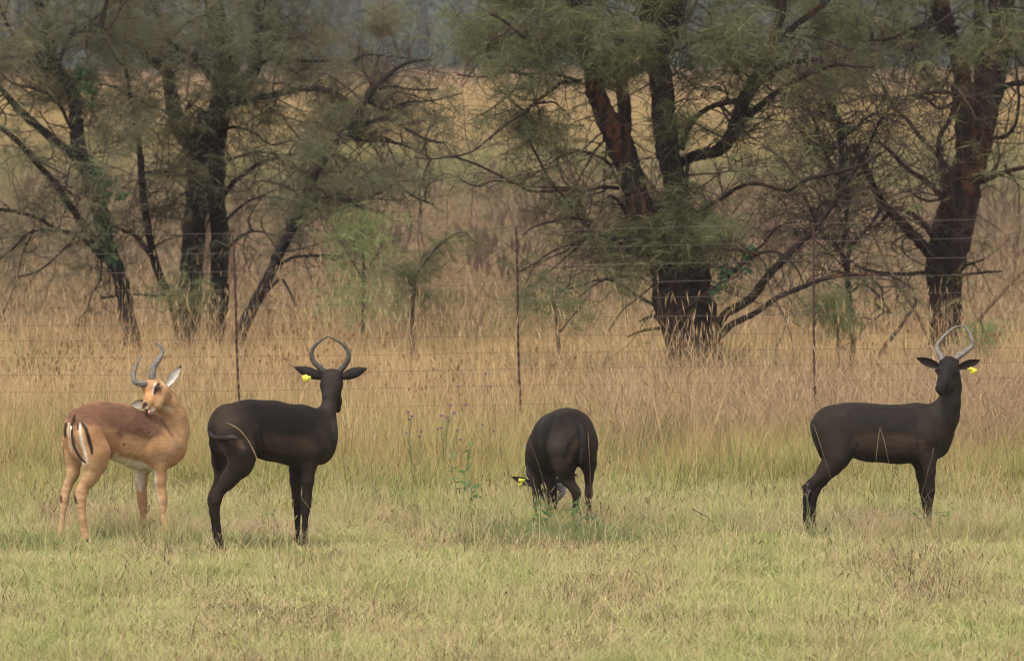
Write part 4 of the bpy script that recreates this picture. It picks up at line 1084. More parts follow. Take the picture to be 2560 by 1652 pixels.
def surface_nets(D, lo, h):
    ins = D < 0
    c = np.zeros(tuple(np.array(D.shape) - 1), dtype=np.int8)
    sh = [(i, j, k) for i in (0, 1) for j in (0, 1) for k in (0, 1)]
    nx, ny, nz = c.shape
    sl = lambda A, s: A[s[0]:s[0] + nx, s[1]:s[1] + ny, s[2]:s[2] + nz]
    for q in sh: c += sl(ins, q)
    act = (c > 0) & (c < 8)
    I = np.argwhere(act)
    idx = np.full(c.shape, -1, dtype=np.int64); idx[act] = np.arange(len(I))
    acc = np.zeros((len(I), 3)); cnt = np.zeros(len(I))
    for a in sh:
        for axis in range(3):
            if a[axis]: continue
            b = list(a); b[axis] = 1
            da = D[I[:, 0] + a[0], I[:, 1] + a[1], I[:, 2] + a[2]]; db = D[I[:, 0] + b[0], I[:, 1] + b[1], I[:, 2] + b[2]]
            m = (da < 0) != (db < 0)
            t = np.where(m, da / np.where(m, da - db, 1), 0)
            p = np.array(a, float) + np.zeros((len(I), 3)); p[:, axis] += t
            acc[m] += p[m]; cnt[m] += 1
    V = lo + (I + acc / cnt[:, None]) * h
    Q = []
    for axis in range(3):
        b = [0, 0, 0]; b[axis] = 1
        A = ins[:ins.shape[0] - b[0], :ins.shape[1] - b[1], :ins.shape[2] - b[2]]; B = ins[b[0]:, b[1]:, b[2]:]
        E = np.argwhere(A != B)
        o1, o2 = (axis + 1) % 3, (axis + 2) % 3
        E = E[(E[:, o1] > 0) & (E[:, o2] > 0) & (E[:, 0] < D.shape[0] - 1) & (E[:, 1] < D.shape[1] - 1) & (E[:, 2] < D.shape[2] - 1)]
        e1 = np.zeros(3, int); e1[o1] = 1; e2 = np.zeros(3, int); e2[o2] = 1
        g = lambda F: idx[F[:, 0], F[:, 1], F[:, 2]]
        q = np.stack([g(E), g(E - e1), g(E - e1 - e2), g(E - e2)], 1)
        fl = ins[E[:, 0], E[:, 1], E[:, 2]]
        q[~fl] = q[~fl][:, ::-1]
        Q.append(q)
    Q = np.vstack(Q); Q = Q[(Q >= 0).all(1)]
    # two rounds of smoothing
    e = np.vstack([Q[:, [0, 1]], Q[:, [1, 2]], Q[:, [2, 3]], Q[:, [3, 0]]])
    for it in range(3):
        s_ = np.zeros_like(V); n_ = np.bincount(e.ravel(), minlength=len(V))
        for k in range(3):
            s_[:, k] = np.bincount(e[:, 0], V[e[:, 1], k], len(V)) + np.bincount(e[:, 1], V[e[:, 0], k], len(V))
        V = V * 0.4 + 0.6 * s_ / n_[:, None]
    # normals
    fn = np.cross(V[Q[:, 2]] - V[Q[:, 0]], V[Q[:, 3]] - V[Q[:, 1]])
    Nn = np.zeros_like(V)
    for k in range(4):
        for j in range(3): Nn[:, j] += np.bincount(Q[:, k], fn[:, j], len(V))
    return V, Q, norm(Nn)

def seg_dist(x, y, pts):
    """distance in the picture plane to a polyline with radii; returns dist - radius"""
    best = np.full(len(x), 1e9)
    for p, q in zip(pts[:-1], pts[1:]):
        ax_, ay, ra = p; bx, by, rb = q
        L = max((bx - ax_) ** 2 + (by - ay) ** 2, 1e-6)
        t = np.clip(((x - ax_) * (bx - ax_) + (y - ay) * (by - ay)) / L, 0, 1)
        dd = np.hypot(x - ax_ - t * (bx - ax_), y - ay - t * (by - ay)) - (ra + (rb - ra) * t)
        best = np.minimum(best, dd)
    return best

class Coat:
    """hair colours, markings and the shade of creases and folds, painted on the side that faces us"""
    def __init__(s, body, V, Nn, base):
        s.b = body; s.V = V; s.N = Nn
        s.c = np.tile(np.array(base, float), (len(V), 1))
        v = V - CAMP
        X, Yc, Zc = v[:, 0], v[:, 1] * _sp + v[:, 2] * _cp, v[:, 1] * _cp - v[:, 2] * _sp
        px = 1280 + FPX * X / Zc; py = 826 - FPX * Yc / Zc
        s.x = (px - body.fr.o[0]) / body.fr.f; s.y = (py - body.fr.o[1]) / body.fr.f
        s.dep = V[:, 1] - body.d
    def mix(s, w, c):
        s.c = s.c * (1 - w[:, None]) + np.array(c, float) * w[:, None]
    def stroke(s, pts, c, soft=8, strength=1.0, near=None, far=None, both=False):
        d = seg_dist(s.x, s.y, pts)
        w = np.clip(0.5 - d / (2 * soft), 0, 1); w = w * w * (3 - 2 * w)
        if not both: w = w * np.clip((-s.N[:, 1] + 0.35) / 0.3, 0, 1)
        if near is not None: w = w * (s.dep < near)
        if far is not None: w = w * (s.dep > far)
        s.mix(w * strength, c)

def ear_mesh(root, tip, facing, width, cup=0.35, th=0.004, inner=(0.3, 0.28, 0.26), outer=(0.02, 0.018, 0.016), edge=None, belly=0.42):
    L = np.linalg.norm(tip - root); u = (tip - root) / L
    f = norm(facing - u * np.dot(facing, u)); s_ = np.cross(u, f)
    nt_, nv = 14, 9
    t = np.linspace(0, 1, nt_); v = np.linspace(-1, 1, nv)
    prof = np.interp(t, [0, 0.12, 0.3, belly + 0.1, 0.75, 0.9, 1], [0.42, 0.62, 0.9, 1.0, 0.72, 0.36, 0.02])
    T, Vv = np.meshgrid(t, v, indexing='ij')
    w = prof[:, None] * width
    curve = 0.08 * L * np.sin(np.pi * T)
    cu = cup * w * (Vv ** 2) * np.interp(T, [0, 0.2, 1], [1.6, 1.1, 0.7])
    base = root + u * (T * L)[..., None] + s_ * (w * Vv * (1 - 0.18 * Vv ** 2))[..., None] + f * (cu - curve * 0.6)[..., None]
    thk = th * (1 - Vv ** 2 * 0.85) * (1 - 0.7 * T)
    back = base - f * thk[..., None]
    V = np.vstack([base.reshape(-1, 3), back.reshape(-1, 3)])
    q = []
    n = nt_ * nv
    for i in range(nt_ - 1):
        for j in range(nv - 1):
            a = i * nv + j
            q.append([a, a + nv, a + nv + 1, a + 1]); q.append([n + a, n + a + 1, n + a + nv + 1, n + a + nv])
        for j in (0, nv - 1):
            a = i * nv + j; q.append([a, n + a, n + a + nv, a + nv] if j else [a, a + nv, n + a + nv, n + a])
    a = [(nt_ - 1) * nv + j for j in range(nv)]
    for j in range(nv - 1): q.append([a[j], n + a[j], n + a[j + 1], a[j + 1]])
    ci = np.tile(np.array(inner, float), (n, 1)).reshape(nt_, nv, 3)
    e = np.array(edge if edge is not None else outer)
    wgt = np.clip(np.abs(Vv) * 3.2 - 2.3, 0, 1)[..., None]; wgt = np.maximum(wgt, np.clip((T[..., None] - 0.82) / 0.08, 0, 1))
    ci = ci * (1 - wgt) + e * wgt
    co = np.tile(np.array(outer, float), (n, 1))
    co = co.reshape(nt_, nv, 3); wt = np.clip((T[..., None] - 0.8) / 0.1, 0, 1); co = co * (1 - wt) + e * wt
    return V, [np.zeros((0, 3), int), np.array(q)], np.vstack([ci.reshape(-1, 3), co.reshape(-1, 3)])

def horn(body, root, pts, mat, ringed=0.68, fat=0.95):
    """lyre horn with raised rings on its lower part; pts (x, y, r, depth)"""
    sm = catmull(np.array(pts, float), 12)
    # resample evenly and densely
    W = np.array([body.W(p[0], p[1], p[3]) for p in sm]); r = sm[:, 2] * body.m * fat
    s = np.concatenate([[0], np.cumsum(np.linalg.norm(np.diff(W, axis=0), axis=1))])
    K = 110
    si = np.linspace(0, s[-1], K)
    W = np.stack([np.interp(si, s, W[:, k]) for k in range(3)], 1); r = np.interp(si, s, r)
    u = si / s[-1]
    n = 17
    saw = (u / ringed * n) % 1.0
    ring = np.where(u < ringed, 0.11 * (np.clip(saw * 3, 0, 1) * (1 - np.clip((saw - 0.75) * 4, 0, 1))) - 0.02, 0) * np.clip(u * 20, 0, 1)
    r = r * (1 + ring)
    V, F = tubes(W, r, 14)
    return mesh_obj('horn', V, F, mat, root, smooth=True)

def hoof(root, foot, heading, mat, s=1.0):
    """cloven hoof: two pointed toes with a gap"""
    Vs = []
    hd = norm(np.array([heading[0], heading[1], 0.0])); sd = np.array([-hd[1], hd[0], 0])
    for sg in (-1, 1):
        prof = [(-0.020, 0.000), (0.042, 0.000), (0.024, 0.022), (0.010, 0.045), (-0.016, 0.042), (-0.022, 0.02)]
        V = []
        for side_, sc in ((0.003, 1), (0.012, 1), (0.021, 0.86)):
            for a, z in prof: V.append(np.array([foot[0], foot[1], 0]) + hd * a * sc * s + sd * sg * side_ * s + np.array([0, 0, z * (0.94 + 0.06 * sc) * s + 0.002]))
        q = []
        for r_ in range(2):
            for j in range(6):
                k = (j + 1) % 6; q.append([r_ * 6 + j, r_ * 6 + k, r_ * 6 + 6 + k, r_ * 6 + 6 + j])
        q += [[0, 1, 2, 3], [0, 3, 4, 5], [15, 14, 13, 12], [17, 16, 15, 12]]
        Vs.append((np.array(V), [np.zeros((0, 3), int), np.array(q)]))
    V, F = join(Vs)
    return mesh_obj('hoof', V, F, mat, root)

def ball(name, c, r, mat, root, squash=(1, 1, 1)):
    u = np.linspace(0, np.pi, 9); v = np.linspace(0, 2 * np.pi, 14, endpoint=False)
    pts = np.array([[math.sin(a) * math.cos(b), math.sin(a) * math.sin(b), math.cos(a)] for a in u[1:-1] for b in v])
    V = np.vstack([pts, [[0, 0, 1], [0, 0, -1]]]) * r * np.array(squash) + c
    q, t = [], []
    for i in range(6):
        for j in range(14):
            k = (j + 1) % 14; q.append([i * 14 + j, i * 14 + 14 + j, i * 14 + 14 + k, i * 14 + k])
    for j in range(14):
        k = (j + 1) % 14; t.append([98, j, k]); t.append([99, 84 + k, 84 + j])
    return mesh_obj(name, V, [np.array(t), np.array(q)], mat, root, smooth=True)

def tag_mesh(root, body, cx, cy, dd, w, hgt, ang, mat, normal=(0, -1, 0), name='ear_tag', neck=0.45):
    """flag shaped plastic ear tag with a button, w and hgt in metres"""
    c = body.W(cx, cy, dd)
    nrm = norm(np.array(normal, float)); up = norm(np.array([math.sin(ang), 0, math.cos(ang)]) - nrm * np.dot([math.sin(ang), 0, math.cos(ang)], nrm)); sd = np.cross(up, nrm)
    out = [(-0.5, -0.5), (0.5, -0.5), (0.52, 0.05), (0.5 * neck, 0.28), (0.42 * neck, 0.5), (-0.42 * neck, 0.5), (-0.5 * neck, 0.28), (-0.52, 0.05)]
    F_ = np.array([c + sd * a * w + up * b2 * hgt + nrm * 0.0015 for a, b2 in out]); B_ = F_ - nrm * 0.003
    n = len(out)
    V = np.vstack([F_, B_, [c + nrm * 0.002], [c - nrm * 0.002]])
    t, q = [], []
    for j in range(n):
        k = (j + 1) % n
        t.append([2 * n, j, k]); t.append([2 * n + 1, n + k, n + j]); q.append([j, n + j, n + k, k])
    bt, bf = tubes(np.array([c + up * hgt * 0.36 - nrm * 0.003, c + up * hgt * 0.36 + nrm * 0.003]), [0.003, 0.003], 10)
    V, F = join([(V, [np.array(t), np.array(q)]), (bt, bf)])
    return mesh_obj(name, V, F, mat, root)

m_coat = attr_mat('antelope_coat')
m_horn = simple_mat('horn_grey', (0.085, 0.075, 0.067), 0.5, (0.035, 0.031, 0.028), 30.0, bump=0.4, stretch=(1, 1, 3))
m_horn_pale = simple_mat('pale_horn_grey', (0.20, 0.175, 0.16), 0.55, (0.10, 0.088, 0.08), 30.0, bump=0.4, stretch=(1, 1, 3))
m_hoof = simple_mat('hoof_black', (0.015, 0.013, 0.012), 0.5, (0.03, 0.025, 0.02), 30.0)
m_eye = simple_mat('dark_eye', (0.010, 0.007, 0.006), 0.08, (0.014, 0.010, 0.008), 5.0, spec=0.6)
m_tag = simple_mat('yellow_plastic', (0.62, 0.55, 0.06), 0.55, (0.55, 0.48, 0.06), 12.0)
m_nose = simple_mat('damp_nose', (0.012, 0.010, 0.010), 0.3, (0.02, 0.017, 0.016), 40.0)
m_tongue = simple_mat('pink_tongue', (0.55, 0.27, 0.22), 0.35, (0.45, 0.2, 0.17), 30.0)
DARK, MIDB, WARM = (0.0105, 0.0078, 0.0070), (0.0235, 0.0158, 0.0122), (0.055, 0.036, 0.025)

def finish_body(b, root, paint, name='body'):
    V, Q, Nn = b.build()
    V[:, 2] = np.maximum(V[:, 2], 0.012)
    co = paint(V, Nn)
    return mesh_obj(name, V, [Q], m_coat, root, smooth=True, cols=co.c)

def tail_obj(b, root, pts, colr, tuft=None):
    sm = catmull(np.array(pts, float), 8)
    W = np.array([b.W(p[0], p[1], p[3]) for p in sm])
    V, F = tubes(W, sm[:, 2] * b.m, 9, rmod=1 + rng.normal(0, 0.06, (1, len(W), 9)))
    c = np.tile(np.array(colr, float), (len(V), 1))
    if tuft is not None:
        k = np.arange(len(W)).repeat(9) / len(W); k = np.concatenate([k, [0, 1]])
        w = np.clip((k - 0.55) / 0.2, 0, 1)[:, None]; c = c * (1 - w) + np.array(tuft) * w
    return mesh_obj('tail', V, F, m_coat, root, smooth=True, cols=c)

# ===== A: black antelope looking away, second from the left
def antelope_a():
    b = Body(Frame(460, 820, .3897), 40.2, n=(0.57, -0.82))
    root = empty('black_antelope', (b.W(520, 1400)[0], 40.2, 0), 'black antelope looking away with closed lyre horns and yellow tag in its left ear', 'antelope', 'black antelopes')
    T = lambda x: (x - 550) * 0.0009 * 0.70
    c = b.cone
    # trunk
    c((285, 612, 128, T(285)), (420, 620, 150, T(420)), .05, .80)
    c((420, 632, 158, T(420)), (560, 655, 178, T(560)), .05, .80)
    c((560, 660, 182, T(560)), (720, 690, 182, T(720)), .05, .80)
    c((720, 692, 180, T(720)), (840, 715, 150, T(840)), .05, .74)
    c((780, 620, 100, T(780)), (860, 640, 92, T(860)), .05, .60)
    c((840, 700, 118, T(830)), (872, 780, 78, T(850)), .05, .70)
    c((235, 650, 78, T(235)), (265, 735, 84, T(255)), .04, .95)
    # near thigh and hind leg
    c((330, 700, 128, -.27), (375, 800, 96, -.27), .05, .60)
    c((375, 790, 96, -.27), (372, 868, 70, -.27), .04, .60)
    c((350, 890, 70, -.27), (285, 975, 54, -.27), .035, .7)
    c((290, 960, 52, -.27), (225, 1052, 36, -.27), .025, .8)
    c((232, 1035, 30, -.27), (166, 1088, 15, -.27), .015)                 # point of the hock
    b.chain([(222, 1060, 33, -.27), (206, 1110, 33, -.27), (206, 1160, 23, -.26), (218, 1280, 19, -.25), (230, 1360, 20, -.24), (236, 1400, 23, -.24), (240, 1440, 19, -.24), (243, 1466, 20, -.245)], .012)
    # far thigh and hind leg
    c((235, 740, 82, -.12), (232, 850, 52, -.10), .04, .7)
    c((232, 850, 50, -.10), (236, 960, 38, -.09), .03, .8)
    c((236, 960, 38, -.09), (190, 1060, 30, -.09), .02, .8)
    c((190, 1058, 26, -.09), (162, 1092, 14, -.09), .012)
    b.chain([(186, 1075, 28, -.09), (180, 1120, 28, -.09), (182, 1180, 20, -.09), (196, 1290, 17, -.08), (205, 1370, 20, -.08), (210, 1415, 21, -.08), (212, 1440, 19, -.08)], .012)
    # front legs
    c((835, 770, 92, .07), (800, 870, 56, .07), .05, .65)
    b.chain([(800, 880, 52, .07), (794, 980, 41, .07), (787, 1090, 31, .08), (784, 1130, 32, .08), (779, 1180, 25, .08), (775, 1270, 19, .08), (774, 1360, 20, .08), (778, 1395, 23, .08), (786, 1425, 19, .08), (790, 1446, 20, .08)], .014, .9)
    c((760, 820, 72, .22), (725, 900, 50, .22), .05, .7)
    b.chain([(722, 900, 50, .22), (718, 980, 40, .22), (722, 1090, 30, .22), (724, 1130, 31, .22), (728, 1180, 24, .22), (729, 1270, 18, .22), (727, 1350, 19, .22), (729, 1382, 22, .22), (734, 1412, 18, .22), (736, 1424, 19, .22)], .014, .9)
    # neck and head
    c((878, 660, 92, T(840)), (905, 580, 66, .23), .05, .75)
    c((905, 580, 58, .23), (928, 510, 45, .25), .03, .9)
    c((928, 510, 45, .25), (934, 430, 46, .26), .02)
    c((934, 430, 46, .26), (944, 375, 62, .28), .02)
    c((945, 366, 74, .29), (948, 330, 70, .29), .02)
    c((915, 300, 30, .28), (985, 300, 30, .28), .02)
    c((950, 372, 60, .33), (972, 470, 40, .40), .03)
    c((972, 470, 38, .40), (984, 520, 25, .43), .02)
    c((1000, 340, 18, .31), (1008, 360, 16, .33), .012)
    # flank hollow and hip crease
    c((470, 780, 26, -.24), (500, 700, 20, -.22), .03, .5, True)
    c((455, 505, 14, -.17), (480, 610, 10, -.25), .03, .5, True)
    def paint(V, Nn):
        co = Coat(b, V, Nn, MIDB)
        co.stroke([(420, 520, 70), (600, 560, 90), (760, 600, 90), (850, 580, 50)], DARK, 60, .8)
        co.stroke([(470, 520, 30), (560, 580, 86), (680, 600, 80), (790, 620, 60)], DARK, 10, .9)
        co.stroke([(520, 740, 44), (640, 750, 56), (780, 765, 54), (850, 780, 40)], WARM, 16, .55)
        co.stroke([(540, 820, 30), (700, 850, 20)], MIDB, 24, .7)
        co.stroke([(800, 650, 20), (860, 720, 30), (880, 800, 20)], (0.016, 0.0115, 0.010), 20, .7)
        co.stroke([(495, 620, 8), (500, 720, 8), (515, 760, 8)], (0.007, 0.006, 0.006), 9, .8)  # shade of the flank hollow painted into the coat
        co.stroke([(455, 480, 4), (462, 530, 5), (470, 600, 5)], (0.008, 0.007, 0.007), 7, .7)  # hip crease, its shade painted as a dark line
        for rx in (560, 600, 642, 684): co.stroke([(rx, 690, 2), (rx - 8, 790, 2)], (0.020, 0.014, 0.011), 9, .35)  # faint ribs: shaded relief painted in colour
        co.stroke([(300, 560, 60), (250, 600, 60)], WARM, 80, .35)
        co.stroke([(360, 735, 18), (375, 765, 16)], (0.10, 0.065, 0.045), 18, .7)
        co.stroke([(240, 760, 20), (265, 850, 16), (250, 900, 10)], (0.085, 0.06, 0.045), 20, .55)
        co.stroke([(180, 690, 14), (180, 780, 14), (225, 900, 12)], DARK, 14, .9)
        co.stroke([(700, 498, 6), (800, 520, 10), (870, 550, 10)], (0.010, 0.009, 0.009), 8, .9)
        co.stroke([(180, 1260, 60), (230, 1450, 60)], DARK, 60, .9)
        co.stroke([(730, 1200, 60), (780, 1440, 70)], DARK, 60, .6)
        co.stroke([(930, 480, 40), (950, 330, 55)], (0.036, 0.030, 0.027), 30, .8)
        co.stroke([(960, 600, 12), (972, 700, 12)], (0.055, 0.045, 0.04), 16, .7)
        return co
    finish_body(b, root, paint)
    tail_obj(b, root, [(165, 655, 16, -.20), (178, 690, 20, -.27), (215, 705, 18, -.34), (270, 704, 17, -.385), (315, 700, 13, -.40), (345, 712, 6, -.40)], (0.024, 0.018, 0.016), (0.05, 0.04, 0.035))
    for rt, tp, sd in (((905, 322), (704, 250), -1), ((1000, 320), (1176, 257), 1)):
        V, F, cc = ear_mesh(b.W(rt[0], rt[1], .28), b.W(tp[0], tp[1], .26), np.array([0.05 * sd, 1.0, 0.1]), 44 * b.m, inner=(0.05, 0.04, 0.035), outer=(0.024, 0.020, 0.018))
        mesh_obj('ear', V, F, m_coat, root, smooth=True, cols=cc)
    horn(b, root, [(915, 300, 23, .29), (893, 275, 21, .28), (858, 243, 18, .27), (826, 205, 16, .27), (818, 160, 14, .27), (836, 118, 11.5, .27), (872, 84, 8, .27), (908, 62, 5, .28), (938, 54, 2, .28)], m_horn)
    horn(b, root, [(985, 300, 23, .30), (1006, 268, 21, .29), (1036, 232, 18, .28), (1056, 195, 16, .27), (1054, 155, 14, .27), (1032, 118, 11.5, .27), (992, 86, 8, .27), (950, 66, 5, .27), (910, 52, 2, .27)], m_horn)
    tag_mesh(root, b, 788, 322, .235, 0.044, 0.048, 1.35, m_tag)
    ball('eye', b.W(1006, 352, .325), 0.0125, m_eye, root)
    hd = (0.82, 0.57)
    for x, y, dd in ((243, 1466, -.245), (212, 1440, -.08), (790, 1446, .08), (736, 1424, .22)):
        hoof(root, b.W(x, y, dd), hd, m_hoof)
    return root

# ===== D: black antelope at the right, broadside, looking at us
def antelope_d():
    b = Body(Frame(1960, 780, .3896), 41.6, n=(0.10, -1.0))
    root = empty('black_antelope', (b.W(520, 1400)[0], 41.6, 0), 'black antelope standing broadside at the right and facing the camera with pale horns', 'antelope', 'black antelopes')
    T = lambda x: (x - 550) * 0.00093 * 0.06
    c = b.cone
    c((302, 722, 122, T(300)), (420, 745, 150, T(420)), .05, .80)
    c((420, 752, 160, T(420)), (560, 772, 172, T(560)), .05, .80)
    c((560, 775, 174, T(560)), (740, 785, 174, T(740)), .05, .80)
    c((740, 785, 175, T(740)), (880, 780, 165, T(880)), .05, .74)
    c((865, 690, 98, T(865)), (960, 720, 100, T(960)), .05, .60)
    c((930, 800, 130, T(920)), (975, 850, 84, T(960)), .05, .70)
    c((240, 745, 62, 0), (270, 850, 66, 0), .04, 1.3)
    # near thigh / hind leg
    c((290, 770, 100, -.09), (345, 860, 92, -.09), .05, .60)
    c((350, 860, 84, -.09), (350, 950, 60, -.09), .04, .60)
    c((330, 930, 66, -.09), (275, 1010, 53, -.09), .035, .7)
    c((275, 1010, 51, -.09), (205, 1090, 35, -.09), .025, .8)
    c((200, 1080, 30, -.09), (128, 1120, 15, -.09), .015)
    b.chain([(180, 1100, 33, -.09), (158, 1145, 33, -.09), (146, 1200, 25, -.09), (142, 1300, 20, -.09), (140, 1365, 21, -.09), (136, 1400, 24, -.09), (140, 1428, 20, -.09), (142, 1450, 20, -.09)], .012)
    # far hind leg
    c((330, 900, 72, .09), (320, 980, 55, .09), .04, .7)
    c((320, 980, 52, .09), (245, 1085, 34, .09), .03, .8)
    c((240, 1090, 28, .09), (185, 1125, 16, .09), .015)
    b.chain([(225, 1100, 31, .09), (200, 1150, 30, .09), (188, 1200, 23, .09), (184, 1300, 18, .09), (184, 1360, 20, .09), (184, 1395, 22, .09), (190, 1422, 19, .09), (192, 1436, 19, .09)], .012)
    # front legs
    c((905, 830, 96, -.07), (925, 930, 58, -.07), .05, .65)
    b.chain([(926, 930, 52, -.07), (934, 1020, 38, -.07), (937, 1110, 30, -.07), (937, 1150, 31, -.07), (934, 1200, 24, -.07), (931, 1290, 19, -.07), (929, 1370, 20, -.07), (930, 1402, 22, -.07), (938, 1430, 19, -.07), (942, 1446, 19, -.07)], .014, .9)
    c((880, 880, 62, .07), (872, 960, 46, .07), .05, .7)
    b.chain([(872, 960, 42, .07), (882, 1050, 34, .07), (896, 1130, 28, .07), (900, 1160, 29, .07), (905, 1210, 23, .07), (910, 1300, 18, .07), (912, 1370, 20, .07), (914, 1400, 21, .07), (920, 1425, 18, .07), (922, 1438, 18, .07)], .014, .9)
    # neck and head turned to us
    c((985, 730, 104, .03), (1030, 660, 88, .02), .05, .75)
    c((1030, 660, 86, .02), (1062, 580, 64, 0), .04, .9)
    c((1062, 580, 62, 0), (1080, 480, 56, 0), .04)
    c((1080, 480, 55, 0), (1078, 410, 56, -.02), .03)
    c((1062, 362, 60, -.04), (1055, 330, 50, -.03), .02)
    c((1020, 320, 24, -.04), (1100, 320, 26, -.03), .02)
    c((1050, 370, 60, -.06), (1022, 450, 40, -.12), .03)
    c((1022, 450, 38, -.12), (1000, 490, 29, -.155), .02)
    c((998, 490, 26, -.155), (1012, 522, 21, -.150), .012)
    c((980, 484, 6, -.178), (986, 492, 6, -.180), .008, 1, True)
    c((1006, 488, 5, -.180), (1010, 494, 5, -.180), .008, 1, True)
    c((1080, 440, 40, -.04), (1040, 500, 22, -.10), .03)
    c((985, 385, 14, -.08), (998, 372, 16, -.08), .012)
    c((1095, 372, 18, -.08), (1110, 384, 13, -.075), .012)
    c((972, 372, 9, -.09), (1000, 362, 13, -.10), .01)
    c((1090, 362, 14, -.09), (1118, 370, 10, -.085), .01)
    c((458, 850, 22, -.15), (478, 790, 18, -.16), .03, .5, True)
    def paint(V, Nn):
        co = Coat(b, V, Nn, MIDB)
        co.stroke([(350, 620, 60), (600, 660, 60), (880, 640, 60), (960, 680, 60)], (0.021, 0.017, 0.0155), 70, .8)
        co.stroke([(460, 660, 60), (620, 690, 84), (780, 690, 80)], (0.0165, 0.0125, 0.0112), 10, .9)
        co.stroke([(480, 835, 46), (620, 850, 58), (780, 850, 58), (860, 860, 50)], WARM, 15, .6)
        co.stroke([(500, 915, 26), (640, 945, 20), (800, 945, 20)], MIDB, 24, .7)
        co.stroke([(830, 700, 10), (850, 800, 12), (860, 880, 8)], (0.012, 0.0095, 0.0085), 14, .6)  # shoulder blade edges: crease shade painted in, here and in the next stroke
        co.stroke([(960, 700, 12), (975, 800, 12), (990, 880, 8)], (0.012, 0.0095, 0.0085), 16, .6)
        for rx in (560, 610, 660, 712): co.stroke([(rx, 800, 2), (rx - 8, 900, 2)], (0.024, 0.017, 0.013), 9, .35)  # rib relief suggested by painted shade lines
        co.stroke([(310, 820, 70), (350, 920, 40)], (0.036, 0.027, 0.022), 60, .6)
        co.stroke([(1040, 620, 60), (1080, 500, 40)], (0.034, 0.029, 0.026), 40, .7)
        co.stroke([(470, 850, 14), (440, 900, 12), (370, 990, 10)], (0.010, 0.009, 0.009), 14, .8)  # painted shade in the crease between flank and thigh
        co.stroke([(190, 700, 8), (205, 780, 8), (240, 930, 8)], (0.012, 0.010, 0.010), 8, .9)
        co.stroke([(150, 1130, 60), (150, 1440, 80)], DARK, 60, .8)
        co.stroke([(920, 1100, 60), (930, 1440, 80)], DARK, 60, .7)
        co.stroke([(1050, 350, 60), (1010, 500, 30)], (0.016, 0.014, 0.0145), 20, .9)
        co.stroke([(1095, 430, 30), (1100, 480, 18)], (0.032, 0.024, 0.021), 24, .7)
        co.stroke([(990, 480, 6), (984, 486, 5)], (0.006, 0.006, 0.006), 5, .9)
        return co
    finish_body(b, root, paint)
    tail_obj(b, root, [(188, 690, 12, .02), (182, 740, 15, .02), (200, 820, 14, .02), (225, 890, 11, .02), (243, 945, 4, .02)], (0.014, 0.012, 0.011))
    V, F, cc = ear_mesh(b.W(1005, 352, -.03), b.W(849, 293, -.06), np.array([-0.1, -1.0, -0.25]), 37 * b.m, inner=(0.030, 0.020, 0.020), outer=(0.020, 0.017, 0.016))
    mesh_obj('ear', V, F, m_coat, root, smooth=True, cols=cc)
    V, F, cc = ear_mesh(b.W(1110, 358, -.02), b.W(1261, 308, -.05), np.array([0.1, -1.0, -0.25]), 37 * b.m, inner=(0.030, 0.022, 0.020), outer=(0.020, 0.017, 0.016))
    mesh_obj('ear', V, F, m_coat, root, smooth=True, cols=cc)
    horn(b, root, [(1020, 312, 22, -.04), (1008, 285, 20, -.03), (986, 250, 16, -.02), (980, 220, 13, -.01), (1000, 185, 11, 0), (1040, 142, 9.5, .01), (1085, 104, 7.5, .01), (1120, 90, 5, .01), (1148, 92, 2, .01)], m_horn_pale)
    horn(b, root, [(1092, 312, 23, -.03), (1120, 284, 21, -.02), (1160, 258, 18, -.01), (1196, 230, 15, 0), (1212, 205, 13, 0), (1204, 170, 11, 0), (1188, 130, 8.5, .01), (1166, 100, 6, .01), (1138, 86, 2, .01)], m_horn_pale)
    tag_mesh(root, b, 1213, 378, -.105, 0.034, 0.036, 0.35, m_tag, neck=1.6)
    tag_mesh(root, b, 1192, 366, -.11, 0.016, 0.012, 0.0, m_tag, neck=1.9)
    ball('eye', b.W(988, 384, -.088), 0.0125, m_eye, root)
    ball('eye', b.W(1104, 378, -.088), 0.0125, m_eye, root)
    for x, y, dd in ((142, 1450, -.09), (192, 1436, .09), (942, 1446, -.07), (922, 1438, .07)):
        hoof(root, b.W(x, y, dd), (1, 0.08), m_hoof)
    return root

